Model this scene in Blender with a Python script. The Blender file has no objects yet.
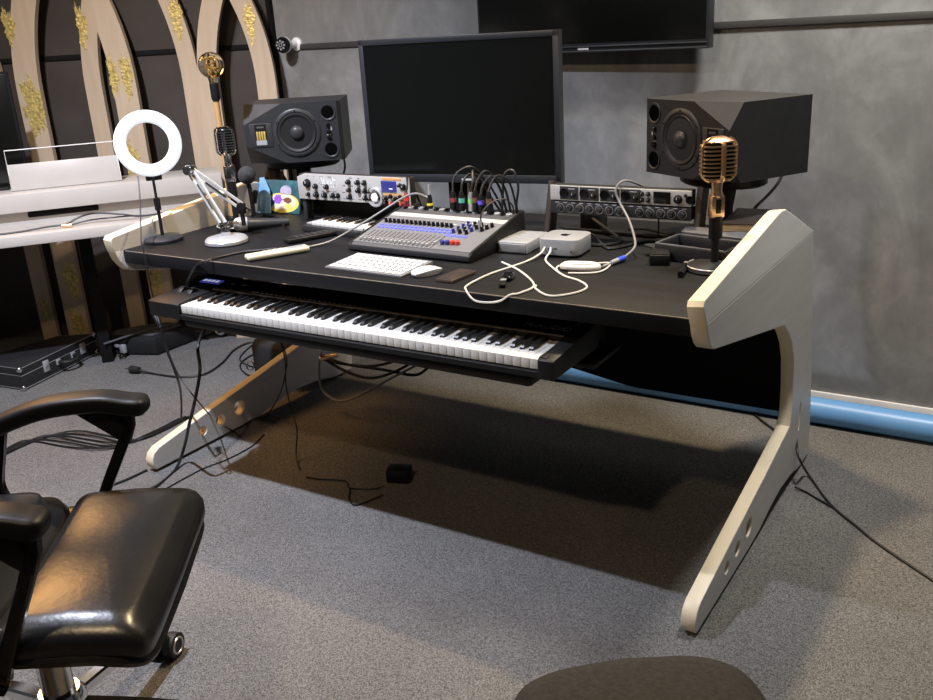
import bpy, bmesh, math, random
from mathutils import Vector, Matrix, Euler
random.seed(7)
C = bpy.context.scene.collection
SC = bpy.context.scene
PI = math.pi
V = Vector

# ------------------------------------------------------------------ camera
cam_data = bpy.data.cameras.new('camera')
cam = bpy.data.objects.new('camera', cam_data)
C.objects.link(cam)
cam_data.sensor_fit = 'HORIZONTAL'
cam_data.sensor_width = 36.0
cam_data.lens = 910.885 / 933 * 36.0
cam_data.clip_start = 0.05
_y, _p, _r = -0.583632, 0.342128, -0.059702
_f = V((math.sin(_y) * math.cos(_p), math.cos(_y) * math.cos(_p), -math.sin(_p)))
_a = V((math.cos(_y), -math.sin(_y), 0))
_u = _a.cross(_f)
_a2 = math.cos(_r) * _a + math.sin(_r) * _u
_u2 = -math.sin(_r) * _a + math.cos(_r) * _u
cam.matrix_world = Matrix(((_a2.x, _u2.x, -_f.x, 1.498163), (_a2.y, _u2.y, -_f.y, -1.767886),
                           (_a2.z, _u2.z, -_f.z, 1.354685), (0, 0, 0, 1)))
SC.camera = cam

# ------------------------------------------------------------------ world, lights, exposure
world = bpy.data.worlds.new('studio_ambient')
SC.world = world
world.use_nodes = True
world.node_tree.nodes['Background'].inputs[0].default_value = (0.95, 0.97, 1.0, 1)
world.node_tree.nodes['Background'].inputs[1].default_value = 0.055
SC.view_settings.view_transform = 'Standard'
SC.view_settings.look = 'None'
SC.view_settings.gamma = 1
SC.view_settings.use_curve_mapping = False
SC.view_settings.exposure = 0.0

def spot(name, loc, aim, power, col, size=1.6, blend=0.5, rad=0.03):
    l = bpy.data.lights.new(name, 'SPOT')
    l.energy = power; l.color = col; l.spot_size = size; l.spot_blend = blend; l.shadow_soft_size = rad
    o = bpy.data.objects.new(name, l); C.objects.link(o)
    o.location = loc
    o.rotation_euler = (V(aim) - V(loc)).to_track_quat('-Z', 'Y').to_euler()
    return o
spot('ceiling_spot_cool', (-0.62, -0.76, 2.62), (-1.05, -0.05, 0.2), 455, (0.78, 0.84, 1.0), 1.98, 1.0)
spot('ceiling_spot_front', (0.55, -1.9, 2.62), (0.3, 0.9, 0.9), 62, (1.0, 0.74, 0.46), 1.9, 0.6, 0.05)
spot('ceiling_spot_right', (0.42, 0.72, 2.62), (0.62, -0.75, 0.0), 185, (1.0, 0.76, 0.45), 1.85, 0.6, 0.05)
spot('fill_spot_wall', (1.22, 0.52, 2.62), (1.2, 1.4, 0.75), 190, (1.0, 0.98, 0.94), 2.2, 0.9, 0.15)  # unseen fill added to brighten the back wall and the blue roll
spot('wall_spot_amber', (-2.3, 0.0, 2.1), (-0.3, -0.6, 0.3), 105, (1.0, 0.52, 0.18), 1.5, 0.5, 0.45)
spot('fill_spot_arches', (-0.9, -0.4, 2.5), (-2.2, 1.0, 1.0), 62, (1.0, 0.76, 0.50), 1.5, 0.6)  # unseen warm fill added to brighten the arch frames

# ------------------------------------------------------------------ materials
def mat(name, col, rough=0.5, metal=0.0, var=0.06, scale=12.0, bump=0.0, bscale=200.0, emit=None, estr=0.0, spec=0.5, trans=0.0, alpha=None, stretch=None, col2=None, detail=4):
    m = bpy.data.materials.new(name); m.use_nodes = True
    nt = m.node_tree; b = nt.nodes['Principled BSDF']
    b.inputs['Roughness'].default_value = rough
    b.inputs['Metallic'].default_value = metal
    b.inputs['Specular IOR Level'].default_value = spec
    b.inputs['Transmission Weight'].default_value = trans
    tc = nt.nodes.new('ShaderNodeTexCoord'); mp = nt.nodes.new('ShaderNodeMapping')
    nt.links.new(tc.outputs['Object'], mp.inputs[0])
    if stretch: mp.inputs['Scale'].default_value = stretch
    n = nt.nodes.new('ShaderNodeTexNoise'); n.inputs['Scale'].default_value = scale; n.inputs['Detail'].default_value = detail
    nt.links.new(mp.outputs[0], n.inputs['Vector'])
    r = nt.nodes.new('ShaderNodeValToRGB')
    r.color_ramp.elements[0].position = 0.3; r.color_ramp.elements[1].position = 0.7
    c2 = col2 if col2 else tuple(min(1, c * (1 + var)) for c in col)
    c1 = col if col2 else tuple(c * (1 - var) for c in col)
    r.color_ramp.elements[0].color = (*c1, 1); r.color_ramp.elements[1].color = (*c2, 1)
    nt.links.new(n.outputs['Fac'], r.inputs[0]); nt.links.new(r.outputs[0], b.inputs['Base Color'])
    if bump:
        n2 = nt.nodes.new('ShaderNodeTexNoise'); n2.inputs['Scale'].default_value = bscale; n2.inputs['Detail'].default_value = 3
        nt.links.new(mp.outputs[0], n2.inputs['Vector'])
        bp = nt.nodes.new('ShaderNodeBump'); bp.inputs['Strength'].default_value = bump; bp.inputs['Distance'].default_value = 0.01
        nt.links.new(n2.outputs['Fac'], bp.inputs['Height']); nt.links.new(bp.outputs[0], b.inputs['Normal'])
    if emit:
        b.inputs['Emission Color'].default_value = (*emit, 1); b.inputs['Emission Strength'].default_value = estr
    return m

def carpet_mat():
    m = mat('grey_carpet', (0.13, 0.128, 0.125), 0.95, 0, 0.3, 130, 0.0, 600, spec=0.1, detail=3)
    nt = m.node_tree; b = nt.nodes['Principled BSDF']; L = nt.links.new
    tc = [x for x in nt.nodes if x.type == 'TEX_COORD'][0]
    fine = [x for x in nt.nodes if x.type == 'TEX_NOISE'][0]
    sn = nt.nodes.new('ShaderNodeVectorMath'); sn.operation = 'SNAP'; sn.inputs[1].default_value = (0.0021, 0.0021, 1)
    wn = nt.nodes.new('ShaderNodeTexWhiteNoise'); wn.noise_dimensions = '2D'
    L(tc.outputs['Object'], sn.inputs[0]); L(sn.outputs[0], wn.inputs['Vector'])
    ma = nt.nodes.new('ShaderNodeMath'); ma.operation = 'MULTIPLY_ADD'; ma.inputs[1].default_value = 0.55
    L(wn.outputs['Value'], ma.inputs[0])
    m2 = nt.nodes.new('ShaderNodeMath'); m2.operation = 'MULTIPLY'; m2.inputs[1].default_value = 0.45
    L(fine.outputs['Fac'], m2.inputs[0]); L(m2.outputs[0], ma.inputs[2])
    ramp = [n for n in nt.nodes if n.type == 'VALTORGB'][0]; e = ramp.color_ramp.elements
    e[0].position = 0.2; e[1].position = 0.8; e[0].color = (0.062, 0.060, 0.057, 1); e[1].color = (0.242, 0.235, 0.226, 1)
    L(ma.outputs[0], ramp.inputs[0])
    n = nt.nodes.new('ShaderNodeTexNoise'); n.inputs['Scale'].default_value = 2.2; n.inputs['Detail'].default_value = 5
    L(tc.outputs['Object'], n.inputs['Vector'])
    mr = nt.nodes.new('ShaderNodeMapRange'); mr.inputs['From Min'].default_value = 0.3; mr.inputs['From Max'].default_value = 0.7
    mr.inputs['To Min'].default_value = 0.85; mr.inputs['To Max'].default_value = 1.12
    L(n.outputs['Fac'], mr.inputs[0])
    mx = nt.nodes.new('ShaderNodeMix'); mx.data_type = 'RGBA'; mx.blend_type = 'MULTIPLY'; mx.inputs[0].default_value = 1
    L(ramp.outputs[0], mx.inputs[6]); L(mr.outputs[0], mx.inputs[7]); L(mx.outputs[2], b.inputs['Base Color'])
    return m

def plaster_mat():
    m = bpy.data.materials.new('grey_decorative_plaster'); m.use_nodes = True
    nt = m.node_tree; b = nt.nodes['Principled BSDF']; b.inputs['Roughness'].default_value = 0.72; b.inputs['Specular IOR Level'].default_value = 0.25
    tc = nt.nodes.new('ShaderNodeTexCoord')
    n1 = nt.nodes.new('ShaderNodeTexNoise'); n1.inputs['Scale'].default_value = 3.2; n1.inputs['Detail'].default_value = 9; n1.inputs['Roughness'].default_value = 0.62; n1.inputs['Distortion'].default_value = 0.9
    n2 = nt.nodes.new('ShaderNodeTexNoise'); n2.inputs['Scale'].default_value = 26; n2.inputs['Detail'].default_value = 6; n2.inputs['Distortion'].default_value = 0.4
    mp = nt.nodes.new('ShaderNodeMapping'); mp.inputs['Scale'].default_value = (1.0, 1, 0.75)
    nt.links.new(tc.outputs['Object'], mp.inputs[0])
    for n in (n1, n2): nt.links.new(mp.outputs[0], n.inputs['Vector'])
    ad = nt.nodes.new('ShaderNodeMath'); ad.operation = 'MULTIPLY_ADD'; ad.inputs[1].default_value = 0.25
    nt.links.new(n2.outputs['Fac'], ad.inputs[0]); nt.links.new(n1.outputs['Fac'], ad.inputs[2])
    r = nt.nodes.new('ShaderNodeValToRGB'); e = r.color_ramp.elements
    e[0].position = 0.44; e[0].color = (0.185, 0.183, 0.180, 1); e[1].position = 0.82; e[1].color = (0.325, 0.322, 0.317, 1)
    x = e.new(0.62); x.color = (0.235, 0.233, 0.229, 1)
    nt.links.new(ad.outputs[0], r.inputs[0]); nt.links.new(r.outputs[0], b.inputs['Base Color'])
    bp = nt.nodes.new('ShaderNodeBump'); bp.inputs['Strength'].default_value = 0.12; bp.inputs['Distance'].default_value = 0.01
    nt.links.new(n2.outputs['Fac'], bp.inputs['Height']); nt.links.new(bp.outputs[0], b.inputs['Normal'])
    return m

MT = dict(
    carpet=carpet_mat(), plaster=plaster_mat(),
    darkwall=mat('dark_brown_wall_panel', (0.055, 0.045, 0.039), 0.7, 0, 0.2, 5),
    ceil=mat('dark_ceiling', (0.03, 0.03, 0.03), 0.9),
    railc=mat('dark_grey_rail', (0.055, 0.052, 0.050), 0.5),
    white=mat('white_paint', (0.88, 0.88, 0.87), 0.45),
    ply=mat('cream_painted_plywood', (0.66, 0.64, 0.61), 0.42, 0, 0.05, 3, 0.06, 60, stretch=(1, 1, 14)),
    plyedge=mat('warm_lit_plywood_edge', (0.80, 0.69, 0.50), 0.45, 0, 0.07, 5, stretch=(8, 1, 1)),  # edge tone carries the warm light falling on the same off-white paint
    desk=mat('black_desk_laminate', (0.0075, 0.008, 0.0095), 0.55, 0, 0.35, 3, 0.05, 30, spec=0.2, stretch=(1, 6, 1)),
    black=mat('black_plastic', (0.008, 0.008, 0.0085), 0.45, spec=0.3),
    blackm=mat('matt_black', (0.007, 0.007, 0.007), 0.8, spec=0.2),
    charcoal=mat('charcoal_cabinet', (0.022, 0.023, 0.025), 0.5, 0, 0.1, 40, 0.05, 300, spec=0.35),
    charcoal2=mat('satin_charcoal', (0.030, 0.031, 0.034), 0.4, spec=0.4),
    blackgl=mat('gloss_black', (0.006, 0.006, 0.007), 0.12),
    screen=mat('dark_screen', (0.0045, 0.005, 0.0045), 0.22, 0, 0.05, 3),
    bezel=mat('graphite_bezel', (0.024, 0.026, 0.030), 0.4, spec=0.35),
    cone=mat('woofer_cone', (0.022, 0.022, 0.023), 0.2),
    rubber=mat('black_rubber', (0.012, 0.012, 0.012), 0.6),
    cable=mat('black_cable', (0.010, 0.010, 0.011), 0.5),
    greycable=mat('grey_cable', (0.20, 0.20, 0.21), 0.4),
    whitecable=mat('white_cable', (0.72, 0.70, 0.64), 0.45),
    ivory=mat('white_keys', (0.66, 0.65, 0.62), 0.28, 0, 0.02),
    ebony=mat('black_keys', (0.010, 0.010, 0.010), 0.35),
    alu=mat('silver_aluminium', (0.62, 0.61, 0.60), 0.36, 0.75, 0.04, 30),
    alul=mat('light_silver_panel', (0.54, 0.53, 0.51), 0.42, 0.25, 0.04, 30),
    chrome=mat('chrome', (0.75, 0.75, 0.76), 0.12, 1.0, 0.03),
    gold=mat('rose_gold_metal', (0.92, 0.62, 0.36), 0.3, 1.0, 0.05),
    goldleaf=mat('gold_leaf', (0.66, 0.50, 0.17), 0.45, 0.35, 0.4, 70, 0.5, 90),
    mixface=mat('grey_mixer_face', (0.19, 0.19, 0.195), 0.42, 0.2, 0.05),
    mixdark=mat('dark_mixer_strip', (0.07, 0.07, 0.075), 0.5),
    mixlite=mat('light_mixer_strip', (0.5, 0.5, 0.49), 0.4, 0.2),
    blueled=mat('blue_lit_button', (0.10, 0.12, 0.75), 0.4, emit=(0.16, 0.2, 1.0), estr=0.55),
    blueknob=mat('blue_knob', (0.03, 0.04, 0.22), 0.4),
    foldgold=mat('tweeter_gold', (0.55, 0.40, 0.10), 0.4, 0.3),
    dimletter=mat('dim_lettering', (0.55, 0.55, 0.56), 0.5),
    red=mat('red_plastic', (0.65, 0.05, 0.03), 0.4),
    yellow=mat('yellow_plastic', (0.75, 0.62, 0.05), 0.4),
    green=mat('green_plastic', (0.22, 0.62, 0.16), 0.4),
    teal=mat('teal_plastic', (0.10, 0.45, 0.33), 0.4),
    violet=mat('violet_plastic', (0.14, 0.10, 0.65), 0.4),
    brownp=mat('brown_plastic', (0.16, 0.07, 0.04), 0.5),
    crimson=mat('dark_red_plastic', (0.28, 0.04, 0.06), 0.5),
    bluep=mat('blue_plastic', (0.05, 0.09, 0.65), 0.4),
    orange=mat('orange_panel', (0.72, 0.36, 0.14), 0.45),
    lcd=mat('blue_display', (0.02, 0.02, 0.10), 0.2, emit=(0.06, 0.07, 0.38), estr=0.45),
    lcdtext=mat('display_text', (0.7, 0.75, 0.95), 0.4, emit=(0.7, 0.75, 1.0), estr=0.5),
    print=mat('pale_print', (0.55, 0.55, 0.56), 0.5),
    greyprint=mat('dim_print', (0.07, 0.07, 0.072), 0.5),
    bluetube=mat('blue_vinyl_roll', (0.15, 0.37, 0.74), 0.36, 0, 0.04, 4),
    ring=mat('lit_ring_diffuser', (0.3, 0.3, 0.3), 0.5, emit=(0.84, 0.91, 1.0), estr=0.82),
    leather=mat('black_leather', (0.013, 0.0125, 0.012), 0.31, 0, 0.2, 14, 0.05, 70, spec=0.7),
    fabric=mat('charcoal_fabric', (0.060, 0.060, 0.062), 0.9, 0, 0.2, 120, 0.4, 500, spec=0.2),
    vinyl=mat('black_case_vinyl', (0.018, 0.018, 0.020), 0.55, 0, 0.2, 50, 0.15, 350),
    nylon=mat('black_nylon', (0.008, 0.008, 0.009), 0.75, 0, 0.25, 30, 0.2, 240),
    greyny=mat('grey_nylon', (0.09, 0.09, 0.095), 0.75, 0, 0.2, 30),
    paper=mat('paper_block', (0.48, 0.33, 0.17), 0.75, 0, 0.18, 60, stretch=(0.2, 0.2, 8)),
    bookcover=mat('dark_brown_book_cover', (0.032, 0.022, 0.018), 0.5, 0, 0.15, 20),
    beige=mat('beige_plastic', (0.60, 0.56, 0.42), 0.45),
    keycap=mat('white_keycaps', (0.60, 0.60, 0.61), 0.5),
    kbase=mat('pale_grey_aluminium', (0.26, 0.26, 0.27), 0.45, 0.3),
    portshade=mat('port_shade_black', (0.003, 0.003, 0.003), 0.9, spec=0.0),
    edgewearlit=mat('worn_edge_highlight_tan', (0.22, 0.185, 0.15), 0.5, 0, 0.3, 30),
    satin=mat('satin_silver', (0.66, 0.67, 0.69), 0.3, 0.35, 0.03),
    silverp=mat('silver_painted_plastic', (0.43, 0.44, 0.455), 0.3, 0.3),
    walnut=mat('brown_leather_cover', (0.075, 0.055, 0.042), 0.5),
    wood=mat('honey_wood_rod', (0.42, 0.25, 0.10), 0.45, 0, 0.15, 20, stretch=(1, 1, 0.2)),
    amber=mat('amber_bulb_glass', (0.95, 0.78, 0.50), 0.03, 0, 0.02, trans=1.0),
    fil=mat('bulb_filament', (0.85, 0.65, 0.3), 0.25, 0.8),
    foam=mat('dark_grey_foam', (0.035, 0.036, 0.040), 0.95, 0, 0.3, 90, 0.4, 300),
    pic_teal=mat('teal_print', (0.03, 0.10, 0.12), 0.5, 0, 0.4, 25),
    pic_blue=mat('sky_blue_print', (0.17, 0.34, 0.55), 0.4, 0, 0.15, 30),
    pic_yel=mat('yellow_print', (0.82, 0.62, 0.12), 0.5, 0, 0.15, 25),
    pic_pur=mat('purple_print', (0.30, 0.10, 0.55), 0.5, 0, 0.15, 25),
    pic_cream=mat('cream_print', (0.72, 0.66, 0.50), 0.5, 0, 0.2, 40),
    pic_lil=mat('lilac_print', (0.42, 0.38, 0.50), 0.5, 0, 0.2, 40),
)

# ------------------------------------------------------------------ mesh helpers
def RX(a): return Matrix.Rotation(a, 4, 'X')
def RY(a): return Matrix.Rotation(a, 4, 'Y')
def RZ(a): return Matrix.Rotation(a, 4, 'Z')
def T(*v): return Matrix.Translation(V(v if len(v) == 3 else v[0]))
YZ = Matrix(((0, 0, 1, 0), (1, 0, 0, 0), (0, 1, 0, 0), (0, 0, 0, 1)))   # outline (y, z) extruded along x
XZ = RX(PI / 2)                                                          # outline (x, z) extruded towards -y
def smoothpts(pts, k=6):
    P = [V(p) for p in pts]
    if len(P) < 3: return P
    Q = [P[0] * 2 - P[1]] + P + [P[-1] * 2 - P[-2]]
    out = []
    for i in range(1, len(Q) - 2):
        a, b, c, d = Q[i - 1], Q[i], Q[i + 1], Q[i + 2]
        for j in range(k):
            t = j / k
            out.append(0.5 * ((2 * b) + (c - a) * t + (2 * a - 5 * b + 4 * c - d) * t * t + (3 * b - a - 3 * c + d) * t ** 3))
    out.append(P[-1])
    return out

class G:
    def __init__(s): s.bm = bmesh.new(); s.M = Matrix.Identity(4); s.mi = 0
    def _fin(s, before, mx=None):
        new = [f for f in s.bm.faces if f not in before]
        vs = {v for f in new for v in f.verts}
        m = s.M @ mx if mx is not None else s.M
        for v in vs: v.co = m @ v.co
        for f in new: f.material_index = s.mi
        return s
    def box(s, c, d, bev=0.0, rot=None, seg=2):
        bf = set(s.bm.faces)
        r = bmesh.ops.create_cube(s.bm, size=1.0, matrix=Matrix.Diagonal((d[0], d[1], d[2], 1)))
        if bev:
            ed = list({e for v in r['verts'] for e in v.link_edges})
            bmesh.ops.bevel(s.bm, geom=ed, offset=min(bev, 0.49 * min(d)), segments=seg, affect='EDGES', profile=0.5)
        mx = T(c)
        if rot is not None: mx = mx @ (rot if isinstance(rot, Matrix) else Euler(rot).to_matrix().to_4x4())
        return s._fin(bf, mx)
    def cyl(s, p0, p1, r, r2=None, n=16):
        r2 = r if r2 is None else r2
        p0, p1 = V(p0), V(p1); d = p1 - p0
        q = d.to_track_quat('Z', 'Y').to_matrix().to_4x4()
        return s.lathe([(0, 0), (r, 0), (r2, d.length), (0, d.length)], T(p0) @ q, n)
    def lathe(s, prof, mx=None, n=24):
        bf = set(s.bm.faces); rings = []
        for (r, z) in prof:
            if r < 1e-6: rings.append([s.bm.verts.new((0, 0, z))])
            else: rings.append([s.bm.verts.new((r * math.cos(2 * PI * i / n), r * math.sin(2 * PI * i / n), z)) for i in range(n)])
        for a, b in zip(rings, rings[1:]):
            for i in range(n):
                j = (i + 1) % n
                if len(a) == 1 and len(b) == 1: continue
                if len(a) == 1: s.bm.faces.new((a[0], b[i], b[j]))
                elif len(b) == 1: s.bm.faces.new((a[j], a[i], b[0]))
                else: s.bm.faces.new((a[i], a[j], b[j], b[i]))
        return s._fin(bf, mx)
    def loft(s, rings, cap=True, closed=True):
        bf = set(s.bm.faces)
        R = [[s.bm.verts.new(p) for p in r] for r in rings]
        n = len(R[0])
        for a, b in zip(R, R[1:]):
            for i in range(n if closed else n - 1):
                j = (i + 1) % n
                s.bm.faces.new((a[i], a[j], b[j], b[i]))
        if cap:
            s.bm.faces.new(list(reversed(R[0]))); s.bm.faces.new(R[-1])
        return s._fin(bf)
    def tube(s, pts, r, n=6, smooth=True, k=6):
        P = smoothpts(pts, k) if smooth else [V(p) for p in pts]
        Q = [P[0]]
        for p in P[1:]:
            if (p - Q[-1]).length > 1e-4: Q.append(p)
        P = Q
        up = V((0, 0, 1)); rings = []; prev = None
        for i, p in enumerate(P):
            d = (P[min(i + 1, len(P) - 1)] - P[max(i - 1, 0)]).normalized()
            if prev is None:
                x = d.cross(up)
                if x.length < 1e-3: x = d.cross(V((1, 0, 0)))
            else: x = prev - d * prev.dot(d)
            x.normalize(); prev = x; y = d.cross(x)
            rr = r[i * (len(r) - 1) // max(1, len(P) - 1)] if isinstance(r, (list, tuple)) else r
            rings.append([p + rr * (math.cos(2 * PI * j / n) * x + math.sin(2 * PI * j / n) * y) for j in range(n)])
        return s.loft(rings)
    def bar(s, pts, w, h, up=(0, 0, 1), smooth=True, k=5):
        """rectangular section swept along points; w across, h along up"""
        P = smoothpts(pts, k) if smooth else [V(p) for p in pts]
        rings = []; U = V(up)
        for i, p in enumerate(P):
            d = (P[min(i + 1, len(P) - 1)] - P[max(i - 1, 0)]).normalized()
            x = d.cross(U).normalized(); y = x.cross(d).normalized()
            a, b = w / 2, h / 2; c = min(a, b) * 0.35
            rings.append([p + x * u + y * v for u, v in ((a, b - c), (a - c, b), (c - a, b), (-a, b - c), (-a, c - b), (c - a, -b), (a - c, -b), (a, c - b))])
        return s.loft(rings)
    def soft(s, pts, w, h, up=(0, 0, 1), n=20, e=3.0, taper=True, k=6):
        """rounded (superelliptic) section swept along points, ends rounded off"""
        P = smoothpts(pts, k); U = V(up); rings = []
        L = [0.0]
        for a, b in zip(P, P[1:]): L.append(L[-1] + (b - a).length)
        for i, p in enumerate(P):
            d = (P[min(i + 1, len(P) - 1)] - P[max(i - 1, 0)]).normalized()
            x = d.cross(U).normalized(); y = x.cross(d).normalized()
            q = 1.0
            if taper:
                m = min(L[i], L[-1] - L[i]); rr = h * 0.55
                q = math.sqrt(max(0.02, 1 - max(0, 1 - m / rr) ** 2)) if m < rr else 1.0
                q = 0.35 + 0.65 * q
            rings.append([p + x * (w / 2 * q * math.copysign(abs(math.cos(2 * PI * j / n)) ** (2 / e), math.cos(2 * PI * j / n))) + y * (h / 2 * q * math.copysign(abs(math.sin(2 * PI * j / n)) ** (2 / e), math.sin(2 * PI * j / n))) for j in range(n)])
        return s.loft(rings)
    def prism(s, pts, h, mx=None, bev=0.0):
        bf = set(s.bm.faces)
        lo = [s.bm.verts.new((x, y, 0)) for x, y in pts]; hi = [s.bm.verts.new((x, y, h)) for x, y in pts]
        n = len(pts)
        fs = [s.bm.faces.new(list(reversed(lo))), s.bm.faces.new(hi)]
        for i in range(n): fs.append(s.bm.faces.new((lo[i], lo[(i + 1) % n], hi[(i + 1) % n], hi[i])))
        bmesh.ops.recalc_face_normals(s.bm, faces=fs)
        if bev:
            ed = list({e for f in fs[:2] for e in f.edges})
            bmesh.ops.bevel(s.bm, geom=ed, offset=bev, segments=2, affect='EDGES', profile=0.5)
        return s._fin(bf, mx)
    def torus(s, R, r, mx=None, n=32, k=8, a0=0, a1=2 * PI, sy=1.0):
        full = abs(a1 - a0 - 2 * PI) < 1e-6
        rings = []
        for i in range(n if full else n + 1):
            a = a0 + (a1 - a0) * i / n
            rings.append([((R + r * math.cos(2 * PI * j / k)) * math.cos(a), (R + r * math.cos(2 * PI * j / k)) * math.sin(a), sy * r * math.sin(2 * PI * j / k)) for j in range(k)])
        if full: rings.append(rings[0])
        bf = set(s.bm.faces); M0 = s.M
        s.M = Matrix.Identity(4); s.loft(rings, cap=not full); s.M = M0
        if full: bmesh.ops.remove_doubles(s.bm, verts=list({v for f in s.bm.faces if f not in bf for v in f.verts}), dist=1e-7)
        return s._fin(bf, mx)
    def sphere(s, r, mx=None, n=20, sz=1.0):
        k = n // 2
        return s.lathe([(r * math.sin(PI * i / k), -r * sz * math.cos(PI * i / k)) for i in range(k + 1)], mx, n)
    def cushion(s, L, W, H, crown=0.02, e=5.0, warp=None, n=48, soft=0.02):
        def ring(k, z, ins):
            out = []
            for i in range(n):
                a = 2 * PI * i / n; ca, sa = math.cos(a), math.sin(a)
                x = (L / 2 - ins) * math.copysign(abs(ca) ** (2 / e), ca) * k; y = (W / 2 - ins) * math.copysign(abs(sa) ** (2 / e), sa) * k
                p = V((x, y, z)); out.append(warp(p) if warp else p)
            return out
        def ring0(k, ins):
            return [((L / 2 - ins) * math.copysign(abs(math.cos(2 * PI * i / n)) ** (2 / e), math.cos(2 * PI * i / n)) * k, (W / 2 - ins) * math.copysign(abs(math.sin(2 * PI * i / n)) ** (2 / e), math.sin(2 * PI * i / n)) * k) for i in range(n)]
        R = [ring(0.5, -H / 2, soft), ring(1, -H / 2, soft), ring(1, -H / 2 + soft * 0.35, soft * 0.3), ring(1, -H / 2 + soft, 0), ring(1, H / 2 - soft, 0), ring(1, H / 2 - soft * 0.35, soft * 0.3), ring(1, H / 2, soft)]
        for k in (0.95, 0.88, 0.78, 0.65, 0.5, 0.35, 0.2, 0.06):
            rg = ring0(k, soft)
            R.append([(warp(p) if warp else p) for p in (V((x, y, H / 2 + crown * (1 - min(1, abs(2 * x / L)) ** 3.5) * (1 - min(1, abs(2 * y / W)) ** 3.5))) for x, y in rg)])
        return s.loft(R)
    def make(s, name, mats, parent=None, flat=False, ang=40):
        me = bpy.data.meshes.new(name)
        bmesh.ops.recalc_face_normals(s.bm, faces=s.bm.faces[:]) if len(s.bm.faces) else None
        s.bm.to_mesh(me); s.bm.free()
        for m in (mats if isinstance(mats, (list, tuple)) else [mats]): me.materials.append(MT[m] if isinstance(m, str) else m)
        if not flat:
            me.polygons.foreach_set('use_smooth', [True] * len(me.polygons))
            me.set_sharp_from_angle(angle=math.radians(ang))
        o = bpy.data.objects.new(name, me); C.objects.link(o)
        if parent: o.parent = parent
        return o

def thing(name, label, cat, loc=(0, 0, 0), rz=0.0, group=None):
    o = bpy.data.objects.new(name, None); C.objects.link(o)
    o.empty_display_size = 0.05
    o.location = loc; o.rotation_euler = (0, 0, rz)
    return tag(o, label, cat, group)
def tag(o, label, cat, group=None):
    o['label'] = label; o['category'] = cat
    if group: o['group'] = group
    return o
def struct(o): o['kind'] = 'structure'; return o
def dup(o, parent, loc=None, rot=None):
    c = o.copy(); C.objects.link(c)
    if parent: c.parent = parent
    if loc is not None: c.location = loc
    if rot is not None: c.rotation_euler = rot
    return c
def curve_mesh(splines, ext, bev):
    cu = bpy.data.curves.new('outline', 'CURVE'); cu.dimensions = '2D'; cu.fill_mode = 'BOTH'
    cu.extrude = ext; cu.bevel_depth = bev; cu.bevel_resolution = 1
    for sp in splines:
        s = cu.splines.new('POLY'); s.points.add(len(sp) - 1)
        for p, q in zip(s.points, sp): p.co = (q[0], q[1], 0, 1)
        s.use_cyclic_u = True
    o = bpy.data.objects.new('outline', cu)
    C.objects.link(o)
    me = bpy.data.meshes.new_from_object(o.evaluated_get(bpy.context.evaluated_depsgraph_get()))
    bpy.data.objects.remove(o); bpy.data.curves.remove(cu)
    return me
def text_obj(name, body, size, m, parent, mx, ext=0.0004, sx=1.0):
    cu = bpy.data.curves.new('lettering', 'FONT'); cu.body = body; cu.size = size; cu.extrude = ext
    cu.align_x = 'CENTER'; cu.align_y = 'CENTER'
    o = bpy.data.objects.new('lettering', cu); C.objects.link(o)
    me = bpy.data.meshes.new_from_object(o.evaluated_get(bpy.context.evaluated_depsgraph_get()))
    bpy.data.objects.remove(o); bpy.data.curves.remove(cu)
    me.transform(mx @ Matrix.Diagonal((sx, 1, 1, 1)))
    me.materials.clear(); me.materials.append(MT[m])
    o = bpy.data.objects.new(name, me); C.objects.link(o)
    if parent: o.parent = parent
    return o
def cable(label, pts, r=0.003, m='cable', name='cable', group=None, n=6, k=6, cat='cable'):
    g = G(); g.tube(pts, r, n, k=k); return tag(g.make(name, m), label, cat, group)
def circ(cx, cy, r, n=24, rev=False):
    p = [(cx + r * math.cos(2 * PI * i / n), cy + r * math.sin(2 * PI * i / n)) for i in range(n)]
    return p[::-1] if rev else p
D = 0.758   # desk surface height

# ------------------------------------------------------------------ setting
WALL_Y = 1.40
CORNER = V((-1.52, WALL_Y, 0)); WA = math.radians(30); WDIR = V((math.cos(WA), math.sin(WA), 0)); WN = V((math.sin(WA), -math.cos(WA), 0))
g = G(); g.box((0.3, -1.0, -0.05), (9, 7, 0.1)); struct(g.make('floor', 'carpet', flat=True))
g = G(); g.box((1.74, WALL_Y + 0.05, 1.4), (6.52, 0.1, 2.8)); struct(g.make('wall_back', 'plaster', flat=True))
g = G(); g.M = T(CORNER) @ RZ(WA); g.box((-1.6, 0.05, 1.4), (3.32, 0.1, 2.8)); struct(g.make('wall_left', 'darkwall', flat=True))
g = G(); g.box((0.3, -1.0, 2.85), (9, 7, 0.1)); struct(g.make('ceiling', 'ceil', flat=True))
g = G(); g.box((1.74, WALL_Y - 0.006, 0.031), (6.5, 0.012, 0.062), 0.003); struct(g.make('baseboard_back', 'white'))
g = G(); g.box((-1.365 + 3.2, WALL_Y - 0.006, 1.3065), (6.4, 0.012, 0.022), 0.002); struct(g.make('trim_1', 'railc'))
g = G(); g.M = T(CORNER) @ RZ(WA); g.box((-1.6, -0.004, 1.318), (3.2, 0.008, 0.022), 0.001); struct(g.make('trim_2', 'blackm'))
g = G(); g.box((-1.515, WALL_Y - 0.012, 1.4), (0.022, 0.022, 2.8)); struct(g.make('trim_3', 'blackm'))

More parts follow.
